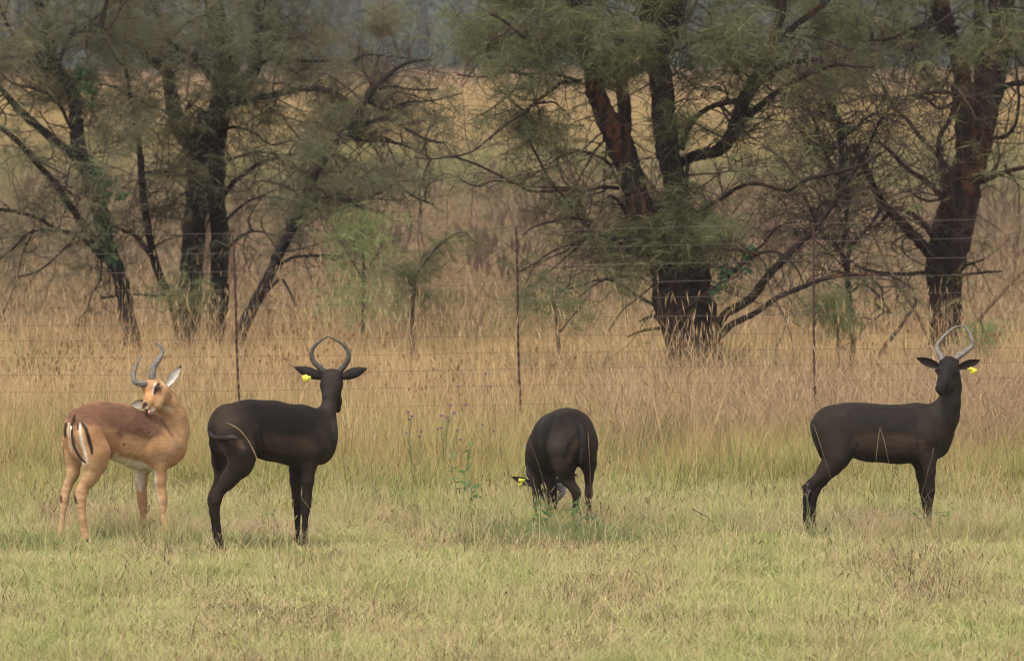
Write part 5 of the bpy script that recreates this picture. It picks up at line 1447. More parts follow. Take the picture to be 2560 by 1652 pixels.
# ===== B: tan antelope grooming its back, left
def antelope_b():
    b = Body(Frame(100, 800, .3895), 41.0, n=(0.70, -0.71), h=0.006)
    root = empty('tan_antelope', (b.W(450, 1400)[0], 41.0, 0), 'tan and white antelope with black rump stripes turning round to lick its back', 'antelope')
    T = lambda x: (x - 500) * 0.00092 * 0.95
    c = b.cone
    c((262, 672, 112, T(250)), (380, 675, 142, T(370)), .05, .78)
    c((380, 680, 150, T(370)), (500, 712, 172, T(500)), .05, .80)
    c((500, 715, 174, T(500)), (640, 775, 172, T(640)), .05, .80)
    c((640, 780, 170, T(640)), (760, 815, 150, T(760)), .05, .74)
    c((760, 800, 140, T(750)), (835, 810, 108, T(800)), .05, .70)
    c((690, 715, 95, T(690)), (790, 730, 95, T(780)), .05, .60)
    c((225, 720, 66, T(230)), (245, 830, 66, T(240)), .05, 1.0)
    # near buttock, thigh, leg
    c((315, 740, 100, -.32), (350, 850, 92, -.31), .05, .65)
    c((280, 780, 62, -.32), (330, 880, 60, -.32), .04, .8)
    c((380, 850, 78, -.29), (380, 920, 52, -.29), .04, .65)
    c((355, 920, 68, -.30), (325, 1000, 55, -.30), .035, .7)
    c((322, 1000, 54, -.30), (272, 1090, 38, -.30), .025, .8)
    c((268, 1085, 30, -.30), (228, 1138, 14, -.30), .015)
    b.chain([(268, 1095, 38, -.30), (262, 1140, 36, -.30), (264, 1190, 29, -.30), (272, 1270, 24, -.30), (282, 1350, 24, -.29), (290, 1390, 26, -.29), (293, 1420, 21, -.29), (294, 1452, 20, -.29)], .012)
    # far leg
    c((195, 760, 58, -.14), (215, 880, 56, -.12), .04, .8)
    c((222, 880, 54, -.12), (212, 980, 44, -.12), .03, .8)
    c((212, 980, 42, -.12), (172, 1085, 30, -.12), .02, .8)
    c((168, 1090, 24, -.12), (140, 1138, 13, -.12), .012)
    b.chain([(168, 1095, 29, -.12), (158, 1145, 29, -.12), (150, 1200, 22, -.12), (141, 1290, 18, -.12), (133, 1360, 18, -.12), (129, 1395, 21, -.12), (126, 1420, 18, -.12), (125, 1432, 18, -.12)], .012)
    # front legs
    c((800, 830, 88, .12), (772, 930, 56, .12), .05, .65)
    b.chain([(768, 930, 50, .12), (768, 1030, 40, .12), (782, 1120, 32, .12), (786, 1160, 32, .12), (792, 1210, 24, .12), (798, 1290, 20, .12), (802, 1350, 20, .12), (805, 1376, 22, .12), (810, 1398, 19, .12), (812, 1412, 19, .12)], .014, .9)
    c((700, 880, 64, .26), (660, 960, 48, .26), .05, .7)
    b.chain([(652, 960, 44, .26), (650, 1040, 38, .26), (655, 1130, 32, .26), (658, 1165, 32, .26), (664, 1210, 26, .26), (664, 1290, 20, .26), (656, 1350, 20, .26), (655, 1370, 21, .26), (656, 1388, 18, .26), (657, 1394, 18, .26)], .014, .9)
    # neck swings up and back over the shoulder
    c((835, 780, 108, .28), (862, 700, 94, .30), .05, .85)
    c((862, 700, 90, .30), (848, 610, 84, .27), .04)
    c((848, 610, 82, .27), (815, 530, 78, .22), .04)
    c((815, 530, 70, .22), (775, 465, 64, .17), .03)
    # head
    c((740, 436, 62, .14), (722, 425, 56, .11), .02)
    c((690, 432, 38, .09), (672, 430, 24, .08), .02)
    c((728, 450, 58, .11), (706, 510, 38, .06), .03)
    c((706, 512, 37, .06), (684, 548, 29, .035), .02)
    c((682, 550, 25, .035), (698, 578, 21, .045), .015)
    c((664, 540, 6, .008), (672, 546, 6, .006), .008, 1, True)
    c((772, 470, 60, .12), (742, 545, 36, .08), .03)
    c((742, 545, 34, .08), (722, 570, 24, .07), .02)
    c((725, 560, 25, .07), (722, 590, 14, .07), .015)
    c((745, 425, 18, .055), (760, 440, 18, .055), .012)
    # creases
    c((470, 860, 24, -.20), (500, 790, 16, -.18), .03, .5, True)
    c((692, 900, 12, .0), (700, 780, 10, .0), .03, .5, True)
    c((245, 700, 10, -.42), (262, 900, 14, -.36), .03, 1, True)
    TAN, SADDLE, PALE, WHITE, BLK = (0.37, 0.205, 0.103), (0.135, 0.066, 0.041), (0.60, 0.40, 0.23), (0.66, 0.60, 0.50), (0.022, 0.015, 0.013)
    def paint(V, Nn):
        co = Coat(b, V, Nn, TAN)
        s_ = co.stroke
        s_([(230, 610, 70), (420, 600, 90), (600, 640, 90), (700, 680, 70), (740, 700, 50)], SADDLE, 26, .97)
        s_([(380, 740, 60), (460, 760, 60)], (0.36, 0.18, 0.095), 60, .7)
        s_([(560, 812, 48), (680, 830, 40)], (0.53, 0.30, 0.155), 16, .9)
        s_([(520, 720, 30), (560, 700, 30), (690, 730, 30)], SADDLE, 22, .85)
        s_([(500, 610, 12), (520, 700, 10), (515, 740, 6)], (0.13, 0.06, 0.04), 16, .55)
        # belly
        s_([(490, 905, 34), (560, 925, 38), (660, 945, 30), (720, 968, 12)], WHITE, 12, .95)
        s_([(470, 900, 20), (490, 860, 10)], WHITE, 14, .8)
        s_([(260, 900, 24), (280, 930, 16)], WHITE, 16, .6)
        # chest and neck
        s_([(760, 900, 40), (840, 860, 50), (920, 740, 40)], (0.44, 0.26, 0.145), 40, .7)
        s_([(870, 560, 34), (900, 660, 34)], (0.46, 0.27, 0.145), 40, .6)
        s_([(780, 640, 14), (815, 690, 12), (845, 740, 6)], (0.11, 0.055, 0.035), 20, .85)  # fold of the neck, its shade painted dark
        s_([(720, 620, 10), (760, 690, 10), (800, 740, 8)], (0.20, 0.10, 0.06), 16, .7)
        # legs
        s_([(330, 960, 60), (260, 1140, 50), (285, 1400, 40)], (0.44, 0.265, 0.145), 40, .8)
        s_([(330, 930, 16), (310, 980, 14)], PALE, 20, .6)
        s_([(230, 900, 30), (170, 1100, 30), (130, 1400, 30)], (0.48, 0.31, 0.18), 30, .8)
        s_([(620, 990, 14), (625, 1040, 10), (645, 1090, 6)], WHITE, 14, .8)
        s_([(655, 970, 24), (650, 1060, 14)], WHITE, 16, .65)
        s_([(735, 980, 12), (745, 1100, 8), (775, 1200, 6)], WHITE, 10, .7)
        s_([(780, 1100, 20), (800, 1400, 26)], (0.54, 0.34, 0.19), 30, .6)
        s_([(222, 1125, 7), (228, 1160, 9), (236, 1175, 6)], BLK, 7, .95)
        s_([(134, 1130, 8), (136, 1165, 7)], BLK, 8, .95)
        s_([(300, 1415, 12), (300, 1452, 16)], BLK, 8, .95); s_([(125, 1420, 14), (125, 1440, 14)], BLK, 8, .9)
        s_([(272, 1300, 5), (282, 1400, 8)], (0.30, 0.17, 0.09), 10, .5)
        # rump: white stripe, black stripe, the other side's pair
        s_([(258, 664, 5), (258, 720, 8), (270, 790, 11), (292, 865, 10), (304, 915, 6)], (0.58, 0.50, 0.39), 8, .95)
        s_([(268, 660, 7), (294, 696, 12), (314, 765, 13), (331, 826, 12), (334, 858, 7)], BLK, 6, .98)
        s_([(244, 662, 5), (240, 700, 5)], BLK, 4, .95)
        s_([(184, 662, 4), (181, 720, 6), (186, 770, 5), (200, 830, 4)], (0.58, 0.50, 0.39), 7, .85)
        s_([(166, 665, 10), (160, 700, 10), (162, 745, 8)], BLK, 6, .95)
        s_([(225, 800, 8), (245, 880, 12)], WHITE, 12, .6)
        # face
        s_([(690, 430, 26), (694, 490, 18)], (0.46, 0.215, 0.10), 14, .9)
        s_([(700, 470, 12), (708, 510, 12)], (0.56, 0.28, 0.10), 12, .8)
        s_([(740, 405, 5), (727, 440, 5), (722, 475, 4)], (0.58, 0.52, 0.43), 6, .85)
        s_([(762, 410, 9), (750, 430, 14), (736, 470, 9)], BLK, 6, .95)
        s_([(780, 430, 8), (770, 440, 8)], BLK, 8, .7)
        s_([(676, 540, 15), (668, 550, 12)], BLK, 6, .97)
        s_([(690, 562, 8), (672, 572, 8)], WHITE, 6, .8)
        s_([(680, 580, 6), (712, 578, 6)], (0.03, 0.02, 0.02), 4, .9)
        s_([(715, 590, 12), (726, 575, 12)], WHITE, 10, .9)
        s_([(790, 560, 14), (840, 580, 14)], (0.62, 0.50, 0.36), 20, .8)
        s_([(750, 530, 20), (790, 500, 24)], (0.60, 0.38, 0.19), 24, .6)
        s_([(850, 400, 24), (790, 400, 14)], (0.60, 0.42, 0.24), 16, .6)
        s_([(534, 800, 7), (544, 796, 7)], (0.08, 0.045, 0.035), 6, .9)
        return co
    finish_body(b, root, paint)
    tail_obj(b, root, [(262, 560, 4, -.20), (228, 600, 6, -.27), (208, 655, 7, -.355), (205, 730, 8, -.395), (216, 800, 9, -.40), (243, 860, 9, -.40), (275, 900, 7, -.39), (294, 918, 3, -.39)], (0.045, 0.025, 0.018), (0.05, 0.035, 0.03))
    V, F = tubes(catmull(np.array([b.W(x, y, dd) for x, y, dd in ((200, 680, -.385), (204, 760, -.39), (225, 830, -.39), (258, 880, -.385))]), 6), np.full(19, 0.0062), 8)
    mesh_obj('tail_fringe', V, F, m_coat, root, smooth=True, cols=np.tile([0.62, 0.56, 0.47], (len(V), 1)))
    V, F, cc = ear_mesh(b.W(806, 428, .15), b.W(908, 290, .12), np.array([0.30, -0.95, 0.1]), 34 * b.m, inner=(0.66, 0.62, 0.57), outer=(0.50, 0.29, 0.15), edge=(0.05, 0.03, 0.025))
    mesh_obj('ear', V, F, m_coat, root, smooth=True, cols=cc)
    V, F, cc = ear_mesh(b.W(700, 528, .10), b.W(566, 556, .03), np.array([0.0, -1.0, 0.15]), 36 * b.m, inner=(0.36, 0.31, 0.27), outer=(0.46, 0.33, 0.22), edge=(0.03, 0.02, 0.02))
    mesh_obj('ear', V, F, m_coat, root, smooth=True, cols=cc)
    horn(b, root, [(680, 412, 20, .07), (645, 408, 20, .05), (606, 392, 17, .04), (602, 350, 13, .05), (615, 300, 10, .06), (635, 255, 7, .07), (656, 216, 2.5, .08)], m_horn_pale)
    horn(b, root, [(722, 392, 24, .10), (720, 350, 25, .10), (733, 295, 22, .11), (765, 248, 18, .12), (785, 205, 14, .13), (775, 168, 9, .13), (740, 146, 3, .13)], m_horn_pale)
    ball('eye', b.W(757, 434, .047), 0.0120, m_eye, root)
    V, F = tubes(catmull(np.array([b.W(x, y, dd) for x, y, dd in ((704, 582, .02), (700, 592, .01), (708, 602, .02))]), 4), np.array([.008] * 6 + [.006] * 2 + [.003]), 8)
    mesh_obj('tongue', V, F, m_tongue, root, smooth=True)
    for x, y, dd in ((294, 1452, -.29), (125, 1432, -.12), (812, 1412, .12), (657, 1394, .26)):
        hoof(root, b.W(x, y, dd), (0.71, 0.70), m_hoof)
    return root

# ===== C: black antelope grazing, seen from behind
def antelope_c():
    b = Body(Frame(1240, 980, .2597), 42.3, n=(0.93, -0.37))
    root = empty('black_antelope', (b.W(640, 1300)[0], 42.4, 0), 'black antelope grazing with its head down and rump turned to the camera', 'antelope', 'black antelopes')
    c = b.cone
    c((745, 385, 212, -.10), (700, 410, 212, .02), .05, .92)
    c((785, 480, 196, -.12), (665, 560, 170, -.10), .04, .90)
    c((700, 410, 218, .02), (600, 450, 222, .20), .09, .88)
    c((640, 430, 220, .12), (545, 480, 214, .30), .09, .84)
    c((560, 480, 214, .28), (450, 570, 180, .48), .09, .78)
    c((470, 550, 180, .46), (400, 640, 124, .58), .08, .78)
    # near (left) thigh and hind leg
    c((620, 560, 140, -.14), (655, 700, 112, -.14), .05, .8)
    c((655, 700, 104, -.14), (682, 830, 66, -.12), .04)
    c((682, 830, 62, -.12), (750, 930, 42, -.14), .03)
    c((750, 930, 40, -.14), (806, 965, 20, -.17), .02)
    b.chain([(765, 940, 44, -.14), (775, 990, 42, -.14), (768, 1070, 29, -.13), (760, 1170, 25, -.12), (765, 1260, 26, -.11), (768, 1300, 31, -.11), (770, 1335, 25, -.11), (772, 1356, 27, -.11)], .014)
    # right thigh and hind leg
    c((870, 520, 108, -.12), (892, 680, 72, -.10), .05, .9)
    c((892, 680, 66, -.10), (895, 830, 42, -.08), .04)
    b.chain([(895, 830, 42, -.08), (893, 930, 34, -.09), (892, 985, 37, -.10), (890, 1060, 26, -.09), (894, 1180, 23, -.08), (900, 1260, 25, -.08), (902, 1295, 30, -.08), (903, 1330, 25, -.08), (904, 1347, 26, -.08)], .014)
    c((745, 560, 36, -.38), (745, 690, 44, -.32), .05, 1, True)
    c((540, 230, 14, -.12), (478, 420, 16, -.10), .04, 1, True)
    c((478, 420, 18, -.10), (500, 640, 22, -.14), .04, 1, True)          # hollow between the thighs
    c((640, 900, 30, -.30), (560, 760, 40, -.30), .04, 1, True)
    # front legs
    c((380, 690, 92, .50), (385, 850, 58, .46), .05, .9)
    b.chain([(385, 850, 56, .46), (390, 970, 42, .45), (396, 1050, 36, .45), (398, 1090, 37, .45), (402, 1140, 27, .45), (406, 1220, 23, .45), (408, 1262, 27, .45), (410, 1280, 25, .45)], .015)
    c((510, 740, 84, .40), (543, 880, 48, .38), .05, .9)
    b.chain([(543, 880, 46, .38), (548, 980, 38, .38), (549, 1060, 35, .38), (549, 1090, 36, .38), (546, 1140, 26, .38), (541, 1220, 22, .38), (541, 1262, 26, .38), (541, 1286, 24, .38)], .015)
    # neck down, head near the ground
    c((400, 660, 100, .62), (385, 760, 92, .74), .05, .9)
    c((385, 760, 88, .74), (430, 870, 76, .78), .04)
    c((440, 880, 80, .76), (480, 880, 76, .70), .03)
    c((470, 890, 70, .72), (485, 1020, 44, .66), .03)
    c((485, 1020, 42, .66), (490, 1130, 32, .62), .02)
    def paint(V, Nn):
        co = Coat(b, V, Nn, MIDB)
        co.stroke([(740, 240, 90), (560, 300, 90), (380, 420, 70)], DARK, 60, .8)
        co.stroke([(620, 420, 90), (600, 560, 80)], (0.034, 0.027, 0.023), 80, .7)
        co.stroke([(560, 215, 10), (490, 330, 14), (465, 480, 16), (490, 620, 16), (545, 740, 12)], (0.008, 0.0065, 0.006), 22, .85)  # crease between body and left thigh, shade painted along it
        co.stroke([(420, 560, 60), (470, 680, 60)], DARK, 50, .7)
        co.stroke([(760, 620, 30), (740, 700, 34), (800, 700, 24)], (0.007, 0.006, 0.0055), 26, .8)  # hollow between the thighs darkened with painted shade
        co.stroke([(560, 640, 26), (600, 780, 22), (680, 880, 18)], (0.040, 0.029, 0.023), 26, .7)
        co.stroke([(800, 330, 14), (800, 480, 20), (790, 560, 20)], DARK, 40, .9)
        co.stroke([(760, 420, 10), (700, 500, 13), (668, 600, 12), (660, 640, 8)], (0.009, 0.008, 0.008), 16, .9)  # recess between the buttocks: shade put into the colour
        co.stroke([(790, 470, 24), (745, 560, 30), (715, 640, 26)], (0.060, 0.040, 0.027), 34, .7)
        co.stroke([(930, 480, 20), (940, 640, 16)], WARM, 30, .4)
        co.stroke([(430, 480, 20), (440, 620, 20)], (0.045, 0.030, 0.024), 40, .5)
        co.stroke([(290, 720, 14), (310, 800, 14)], (0.075, 0.075, 0.082), 16, .8)
        co.stroke([(820, 940, 14), (826, 990, 8)], (0.055, 0.035, 0.035), 14, .6)
        return co
    finish_body(b, root, paint)
    tail_obj(b, root, [(800, 290, 26, -.170), (825, 370, 30, -.245), (838, 460, 34, -.280), (838, 560, 34, -.290), (826, 640, 28, -.285), (816, 705, 10, -.27)], (0.016, 0.013, 0.012), (0.020, 0.016, 0.014))
    V, F, cc = ear_mesh(b.W(385, 905, .72), b.W(147, 815, .66), np.array([0.1, -1.0, 0.7]), 52 * b.m, inner=(0.03, 0.025, 0.022), outer=(0.016, 0.013, 0.012))
    mesh_obj('ear', V, F, m_coat, root, smooth=True, cols=cc)
    V, F, cc = ear_mesh(b.W(560, 870, .70), b.W(788, 790, .62), np.array([-0.1, -1.0, 0.7]), 48 * b.m, inner=(0.03, 0.025, 0.022), outer=(0.016, 0.013, 0.012))
    mesh_obj('ear', V, F, m_coat, root, smooth=True, cols=cc)
    horn(b, root, [(530, 900, 36, .70), (580, 905, 36, .66), (632, 925, 33, .60), (640, 965, 30, .54), (612, 1010, 24, .50), (570, 1060, 14, .47), (530, 1100, 6, .45)], m_horn_pale)
    horn(b, root, [(430, 910, 36, .72), (400, 940, 36, .66), (385, 990, 32, .60), (400, 1050, 26, .56), (440, 1110, 14, .52), (480, 1150, 6, .50)], m_horn_pale)
    tag_mesh(root, b, 248, 850, .60, 0.040, 0.022, 0.12, m_tag, neck=1.1)
    tag_mesh(root, b, 236, 892, .60, 0.028, 0.022, 2.75, m_tag, neck=0.8, normal=(0.1, -1, -0.4))
    for x, y, dd in ((772, 1356, -.11), (904, 1347, -.08), (410, 1280, .45), (541, 1286, .38)):
        hoof(root, b.W(x, y, dd), (-0.37, 0.93), m_hoof)
    return root
antelope_b(); antelope_a(); antelope_c(); antelope_d()
# ------------------------------------------------------------------ single plants one can pick out
m_stalk = simple_mat('dry_stalk', (0.34, 0.25, 0.12), 0.8, (0.26, 0.18, 0.085), 20.0, trans=0.2)
m_stalkg = simple_mat('green_stalk', (0.16, 0.20, 0.09), 0.8, (0.12, 0.15, 0.07), 20.0, trans=0.2)
m_stalkd = simple_mat('dull_stalk', (0.20, 0.145, 0.08), 0.8, (0.15, 0.105, 0.06), 20.0)
m_darkst = simple_mat('dark_stalk', (0.10, 0.075, 0.05), 0.8, (0.07, 0.05, 0.035), 20.0)
m_purple = simple_mat('purple_petals', (0.24, 0.12, 0.22), 0.8, (0.17, 0.085, 0.16), 60.0, trans=0.3)
m_herb = simple_mat('herb_leaves', (0.12, 0.20, 0.07), 0.6, (0.20, 0.28, 0.11), 14.0, trans=0.35)
m_yellow = simple_mat('small_yellow_flowers', (0.42, 0.44, 0.10), 0.7, (0.30, 0.36, 0.09), 40.0, trans=0.3)

def stalk(name, label, pts, d, r, mat, head=None, cat='grass stalk', group=None, lean=0.0):
    sm = catmull(np.array(pts, float), 8)
    K = len(sm)
    W = np.array([P(p[0], p[1], d) for p in sm]); W[:, 1] += np.linspace(0, lean, K)
    rad = np.linspace(r, r * 0.6, K)
    if head:
        u = np.linspace(0, 1, K)
        hh = np.clip((u - head[0]) / 0.08, 0, 1) * np.clip((1.02 - u) / 0.1, 0, 1)
        rad = rad + hh * head[1] * (0.75 + 0.5 * rng.uniform(0, 1, K))
    V, F = tubes(W, rad, 6)
    return tag(mesh_obj(name, V, F, mat, smooth=True), label, cat, group)

stalk('grass_stalk', 'long pale grass stalk arching over in front of the black antelope that looks away',
      [(676, 1420), (672, 1330), (665, 1240), (656, 1185), (640, 1140), (620, 1100), (596, 1072), (568, 1056)], 39.4, 0.0014, m_stalk, head=(0.45, 0.0019))
stalk('grass_stalk', 'thin pale stalk slanting across the flank of the tan antelope', [(300, 1190), (330, 1140), (365, 1098), (396, 1066)], 40.1, 0.0014, m_stalk)
stalk('grass_stalk', 'short stalk with pale head in front of the front legs of the antelope looking away', [(742, 1400), (738, 1330), (733, 1265), (731, 1248)], 39.6, 0.0022, m_stalk, head=(0.82, 0.005))
stalk('grass_stalk', 'thin green stalk leaning in front of the front legs of the antelope looking away', [(760, 1400), (772, 1310), (775, 1275), (752, 1242)], 39.7, 0.002, m_stalkg)
stalk('grass_stalk', 'dark stalk with a dark head beside the hind hoof of the tan antelope', [(222, 1385), (232, 1350), (246, 1326)], 40.2, 0.002, m_darkst, head=(0.5, 0.005))
stalk('grass_stalk', 'thin pale stalk leaning over the back leg of the grazing antelope', [(1480, 1330), (1478, 1230), (1474, 1150), (1470, 1082)], 41.3, 0.0011, m_stalkd, head=(0.7, 0.0014))
stalk('grass_stalk', 'long thin stalk bent across the front leg of the grazing antelope', [(1380, 1320), (1368, 1250), (1352, 1180), (1325, 1103)], 41.2, 0.0011, m_stalkd)
stalk('grass_stalk', 'pale stalk leaning left across the belly of the right antelope', [(2235, 1290), (2228, 1200), (2215, 1120), (2200, 1068)], 40.7, 0.0011, m_stalkd, head=(0.6, 0.0013))
stalk('grass_stalk', 'pale stalk leaning right across the belly of the right antelope', [(2180, 1290), (2186, 1200), (2192, 1130), (2199, 1072)], 40.8, 0.0011, m_stalkd, head=(0.6, 0.0013))
stalk('grass_stalk', 'straight stalk leaning over the thigh of the right antelope', [(2110, 1340), (2090, 1240), (2060, 1140), (2034, 1060)], 40.8, 0.0011, m_stalkd, head=(0.7, 0.0013))
stalk('grass_stalk', 'stalk slanting in front of the front legs of the right antelope', [(2300, 1260), (2330, 1225), (2360, 1208), (2385, 1198)], 40.9, 0.002, m_darkst)
stalk('grass_stalk', 'stalk crossing the knees of the right antelope', [(2300, 1250), (2312, 1205), (2330, 1140), (2333, 1120)], 40.8, 0.0011, m_stalkd, head=(0.7, 0.0014))
stalk('bent_stick', 'short dark bent stick in the open grass between grazing and right antelope', [(1732, 1272), (1750, 1282), (1772, 1296), (1762, 1320)], 42.0, 0.004, m_darkst, cat='stick')
stalk('fallen_stick', 'pale fallen stick on the grass left of the right antelope', [(1800, 1338), (1850, 1335), (1890, 1330)], 41.6, 0.006, m_stalk, cat='stick')

def leaves_on(root, W, mat, n, size, seed, name='leaf_pairs', up=0.3):
    r = np.random.default_rng(seed)
    Vs = []
    for k in range(n):
        i = r.integers(len(W) // 4, len(W)); p = W[i]
        a = norm(np.array([r.normal(), r.normal(), up + r.normal() * 0.3])); b2 = norm(np.cross(a, r.normal(0, 1, 3)))
        s = size * r.uniform(0.6, 1.2)
        Vs.append([p, p + a * s * 0.35 + b2 * s * 0.16, p + a * s * 0.7 + b2 * s * 0.12, p + a * s, p + a * s * 0.7 - b2 * s * 0.12, p + a * s * 0.35 - b2 * s * 0.16])
    V = np.array(Vs).reshape(-1, 3)
    o = np.arange(len(V) // 6)[:, None] * 6
    q = np.vstack([o + [0, 1, 5, 0][:4]]) if False else None
    T = np.hstack([o, o + 1, o + 5]); Q1 = np.hstack([o + 1, o + 2, o + 4, o + 5]); T2 = np.hstack([o + 2, o + 3, o + 4])
    ob = mesh_obj(name, V, [np.vstack([T, T2]), Q1], mat, root)
    return tag(ob, kind='stuff')

def flower_plant(label, d, x0, y0, heads, hr=0.010):
    """verbena: wiry stems with a small purple head on each"""
    root = empty('flowering_weed', (P(x0, y0, d)[0], d, 0), label, 'wildflower', 'purple wildflowers among the tall grass')
    base = np.array([P(x0, y0, d)[0], d, 0.0])
    for hx, hy in heads:
        top = P(hx, hy, d + rng.uniform(-0.2, 0.2))
        mid = base * 0.45 + top * 0.55 + np.array([rng.normal(0, 0.03), 0, 0.05])
        W = catmull(np.array([base, mid, top]), 8)
        V, F = tubes(W, np.full(len(W), 0.0018), 5); mesh_obj('stem', V, F, m_stalkg, root)
        # a knobbly cluster of tiny florets
        n = 26
        c = top + rng.normal(0, 1, (n, 3)) * np.array([hr, hr, hr * 0.6]) * 0.6
        a = norm(rng.normal(0, 1, (n, 3))); b2 = norm(np.cross(a, rng.normal(0, 1, (n, 3)))); s = hr * 0.42
        V = np.stack([c - a * s, c + b2 * s, c + a * s, c - b2 * s], 1).reshape(-1, 3)
        mesh_obj('flower', V, [np.arange(n)[:, None] * 4 + np.arange(4)], m_purple, root)
flower_plant('purple wildflowers on wiry stems just right of the antelope looking away, the left clump', 45.6, 1040, 1220, [(1020, 1030), (1030, 1040), (1016, 1082), (1048, 1090), (1053, 1078), (1026, 1048)])
flower_plant('purple wildflowers in the middle clump between the antelope looking away and the middle post', 46.0, 1110, 1230, [(1104, 1038), (1118, 1045), (1126, 1012), (1094, 1072), (1102, 1070), (1136, 1032), (1164, 1012), (1122, 1052)])
flower_plant('purple wildflowers nearest the middle fence post', 47.0, 1200, 1180, [(1145, 966), (1226, 966), (1214, 934), (1236, 1078), (1208, 1062), (1248, 1122), (1150, 1098), (1144, 1076)])
flower_plant('small purple wildflower by the hock of the right antelope', 41.0, 2030, 1385, [(2022, 1226), (2014, 1234), (2018, 1210)], 0.008)

# tall herb with pointed leaves
def herb(label, d, stems, size, nl, mat=m_herb, name='leafy_herb', flowers=None):
    root = empty(name, (P(*stems[0][0], d)[0], d, 0), label, 'herb')
    for k, st in enumerate(stems):
        W = catmull(np.array([P(x, y, d + 0.03 * k) for x, y in st]), 8)
        V, F = tubes(W, np.linspace(0.003, 0.0015, len(W)), 5); mesh_obj('stem', V, F, m_stalkg, root)
        leaves_on(root, W, mat, nl, size, int(st[0][0]) + k, name='leaves')
        if flowers:
            c = W[-1] + rng.normal(0, 0.012, (14, 3)); a = norm(rng.normal(0, 1, (14, 3))); b2 = norm(np.cross(a, rng.normal(0, 1, (14, 3))))
            V = np.stack([c - a * .005, c + b2 * .005, c + a * .005, c - b2 * .005], 1).reshape(-1, 3)
            mesh_obj('flower', V, [np.arange(14)[:, None] * 4 + np.arange(4)], flowers, root)
    return root
herb('tall slender herb with pointed green leaves between the antelope looking away and the grazing one', 43.4,
     [[(1158, 1290), (1160, 1230), (1166, 1170), (1180, 1110), (1195, 1050)], [(1150, 1290), (1140, 1220), (1128, 1170), (1128, 1120)], [(1165, 1290), (1180, 1240), (1172, 1200)]], 0.07, 12)
herb('green leafy weed growing in front of the grazing antelope, left sprig', 41.4, [[(1350, 1345), (1352, 1290), (1350, 1250)], [(1362, 1345), (1368, 1295), (1364, 1262)], [(1345, 1345), (1340, 1300)]], 0.05, 16)
herb('green leafy weed growing in front of the grazing antelope, middle sprig by its hock', 41.5, [[(1435, 1350), (1440, 1290), (1442, 1248)], [(1446, 1350), (1452, 1290), (1446, 1255)], [(1425, 1350), (1418, 1310)]], 0.048, 16)
herb('green leafy weed growing in front of the grazing antelope, right sprig', 41.6, [[(1466, 1345), (1468, 1290), (1466, 1248)], [(1480, 1350), (1486, 1310), (1484, 1290)]], 0.045, 16)
herb('yellow flowered herb under the belly of the antelope looking away', 41.6, [[(676, 1360), (672, 1310), (666, 1262)], [(686, 1360), (690, 1320), (682, 1268)], [(668, 1360), (660, 1320), (655, 1285)]], 0.03, 9, flowers=m_yellow)
herb('small yellow green herb at the front hooves of the right antelope', 41.2, [[(2300, 1340), (2296, 1300), (2290, 1270)], [(2350, 1340), (2346, 1300), (2344, 1268)], [(2360, 1340), (2368, 1300), (2366, 1280)]], 0.035, 12, flowers=m_yellow)

# low green growth and dry tussocks at places one can see them
m_lowg = grass_mat('low_green_leaves', [(0.0, (0.13, 0.18, 0.07)), (1.0, (0.34, 0.36, 0.15))], wh=0.9, wt=0.2, wn=0.2, trans=0.4)
pr = [blades(120, 0.15, 0.03, 0.14, 0.007, lean=0.8, curl=0.6, segs=2, seed=500 + i) for i in range(5)]
gx, gy = [], []
for cx, cd, sx_, n in ((1400, 41.4, 0.30, 34), (1470, 41.1, 0.25, 14), (1330, 41.2, 0.2, 10), (1180, 42.6, 0.3, 26), (610, 40.2, 0.2, 10), (360, 40.9, 0.25, 14), (2080, 41.6, 0.2, 10), (1800, 42.2, 0.4, 20), (90, 40.6, 0.3, 14), (930, 39.5, 0.3, 4)):
    gx.append((cx - 1280) / FPX * cd + rng.normal(0, sx_, n)); gy.append(cd + rng.normal(0, 0.25, n))
x, y = np.concatenate(gx), np.concatenate(gy)
scatter('low_green_weeds', pr, *place(x, y, 0.6, 1.2, 0.15), m_lowg, label='low bright green weeds in patches round the hooves', cat='weeds')
m_dry = grass_mat('dry_litter_blades', [(0.0, (0.46, 0.34, 0.22)), (0.5, (0.58, 0.44, 0.30)), (1.0, (0.50, 0.34, 0.25))], wh=0.8, wt=0.2, wn=0.2, trans=0.3)
pr = [blades(80, 0.16, 0.04, 0.19, 0.0034, lean=0.9, curl=0.7, segs=4, seed=520 + i) for i in range(5)]
gx, gy = [], []
for cx, cd, sx_, n in ((500, 41.3, 0.35, 26), (620, 41.6, 0.3, 22), (40, 41.3, 0.3, 20), (270, 42.8, 0.22, 26), (960, 42.3, 0.25, 14), (1250, 41.8, 0.3, 20), (1800, 42.0, 0.5, 24), (2080, 41.8, 0.4, 24), (2380, 41.6, 0.4, 26), (2300, 41.2, 0.3, 16), (1700, 42.6, 0.3, 14)):
    gx.append((cx - 1280) / FPX * cd + rng.normal(0, sx_, n)); gy.append(cd + rng.normal(0, 0.22, n))
x, y = np.concatenate(gx), np.concatenate(gy)
k = rng.uniform(0, 1, len(x)) < 0.6; x, y = x[k], y[k]
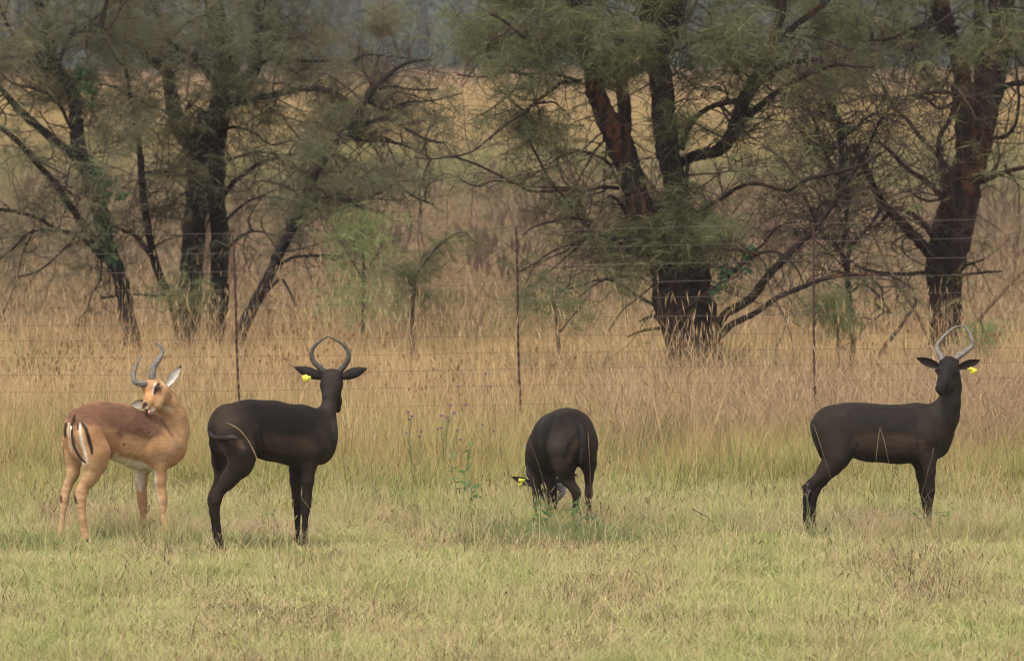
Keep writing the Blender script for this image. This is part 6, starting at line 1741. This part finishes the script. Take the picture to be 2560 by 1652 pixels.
scatter('dry_litter_grass', pr, *place(x, y, 0.7, 1.2, 0.2), m_dry, label='pale dead grass lying in patches along the edge of the taller grass', cat='grass')
# taller tuft hiding the lower front legs of the right antelope
pr = [blades(60, 0.12, 0.10, 0.26, 0.0036, lean=0.4, curl=0.4, segs=4, head=0.1, head_len=0.04, head_w=0.005, head_hue=0.8, seed=540 + i) for i in range(5)]
gx, gy = [], []
for cx, cd, sx_, n in ((2340, 41.15, 0.30, 30), (2440, 41.2, 0.3, 22), (340, 41.2, 0.25, 16), (410, 41.0, 0.22, 14), (1350, 42.2, 0.25, 18), (140, 40.75, 0.15, 9)):
    gx.append((cx - 1280) / FPX * cd + rng.normal(0, sx_, n)); gy.append(cd + rng.normal(0, 0.12, n))
ax, ay = spread(260, 32, 44, 1.0)
k = vnoise(ax, ay, 1.2, 77) > 0.5
gx.append(ax[k]); gy.append(ay[k])
ax, ay = spread(230, 41.6, 44.2, 1.0)
gx.append(ax); gy.append(ay)
x, y = np.concatenate(gx), np.concatenate(gy)
scatter('ankle_high_grass', pr, *place(x, y, 0.5, 1.1, 0.12), m_short, label='ankle high tufts standing out of the short grass', cat='grass')

# ------------------------------------------------------------------ haze over the plain
hz_m, t = new_mat('thin_haze')
pv = N(t, 'ShaderNodeVolumePrincipled'); pv.inputs['Color'].default_value = (0.86, 0.88, 0.93, 1)
pv.inputs['Density'].default_value = HAZE
pv.inputs['Anisotropy'].default_value = 0.0
o = N(t, 'ShaderNodeOutputMaterial'); t.links.new(pv.outputs[0], o.inputs['Volume'])
x0, x1, y0, y1, z0, z1 = -420, 420, -6, 1020, -1.5, 85
V = [(x0, y0, z0), (x1, y0, z0), (x1, y1, z0), (x0, y1, z0), (x0, y0, z1), (x1, y0, z1), (x1, y1, z1), (x0, y1, z1)]
tag(mesh_obj('haze', V, [np.array([[0, 3, 2, 1], [4, 5, 6, 7], [0, 1, 5, 4], [1, 2, 6, 5], [2, 3, 7, 6], [3, 0, 4, 7]])], hz_m), 'thin bluish haze over the plain', kind='stuff')
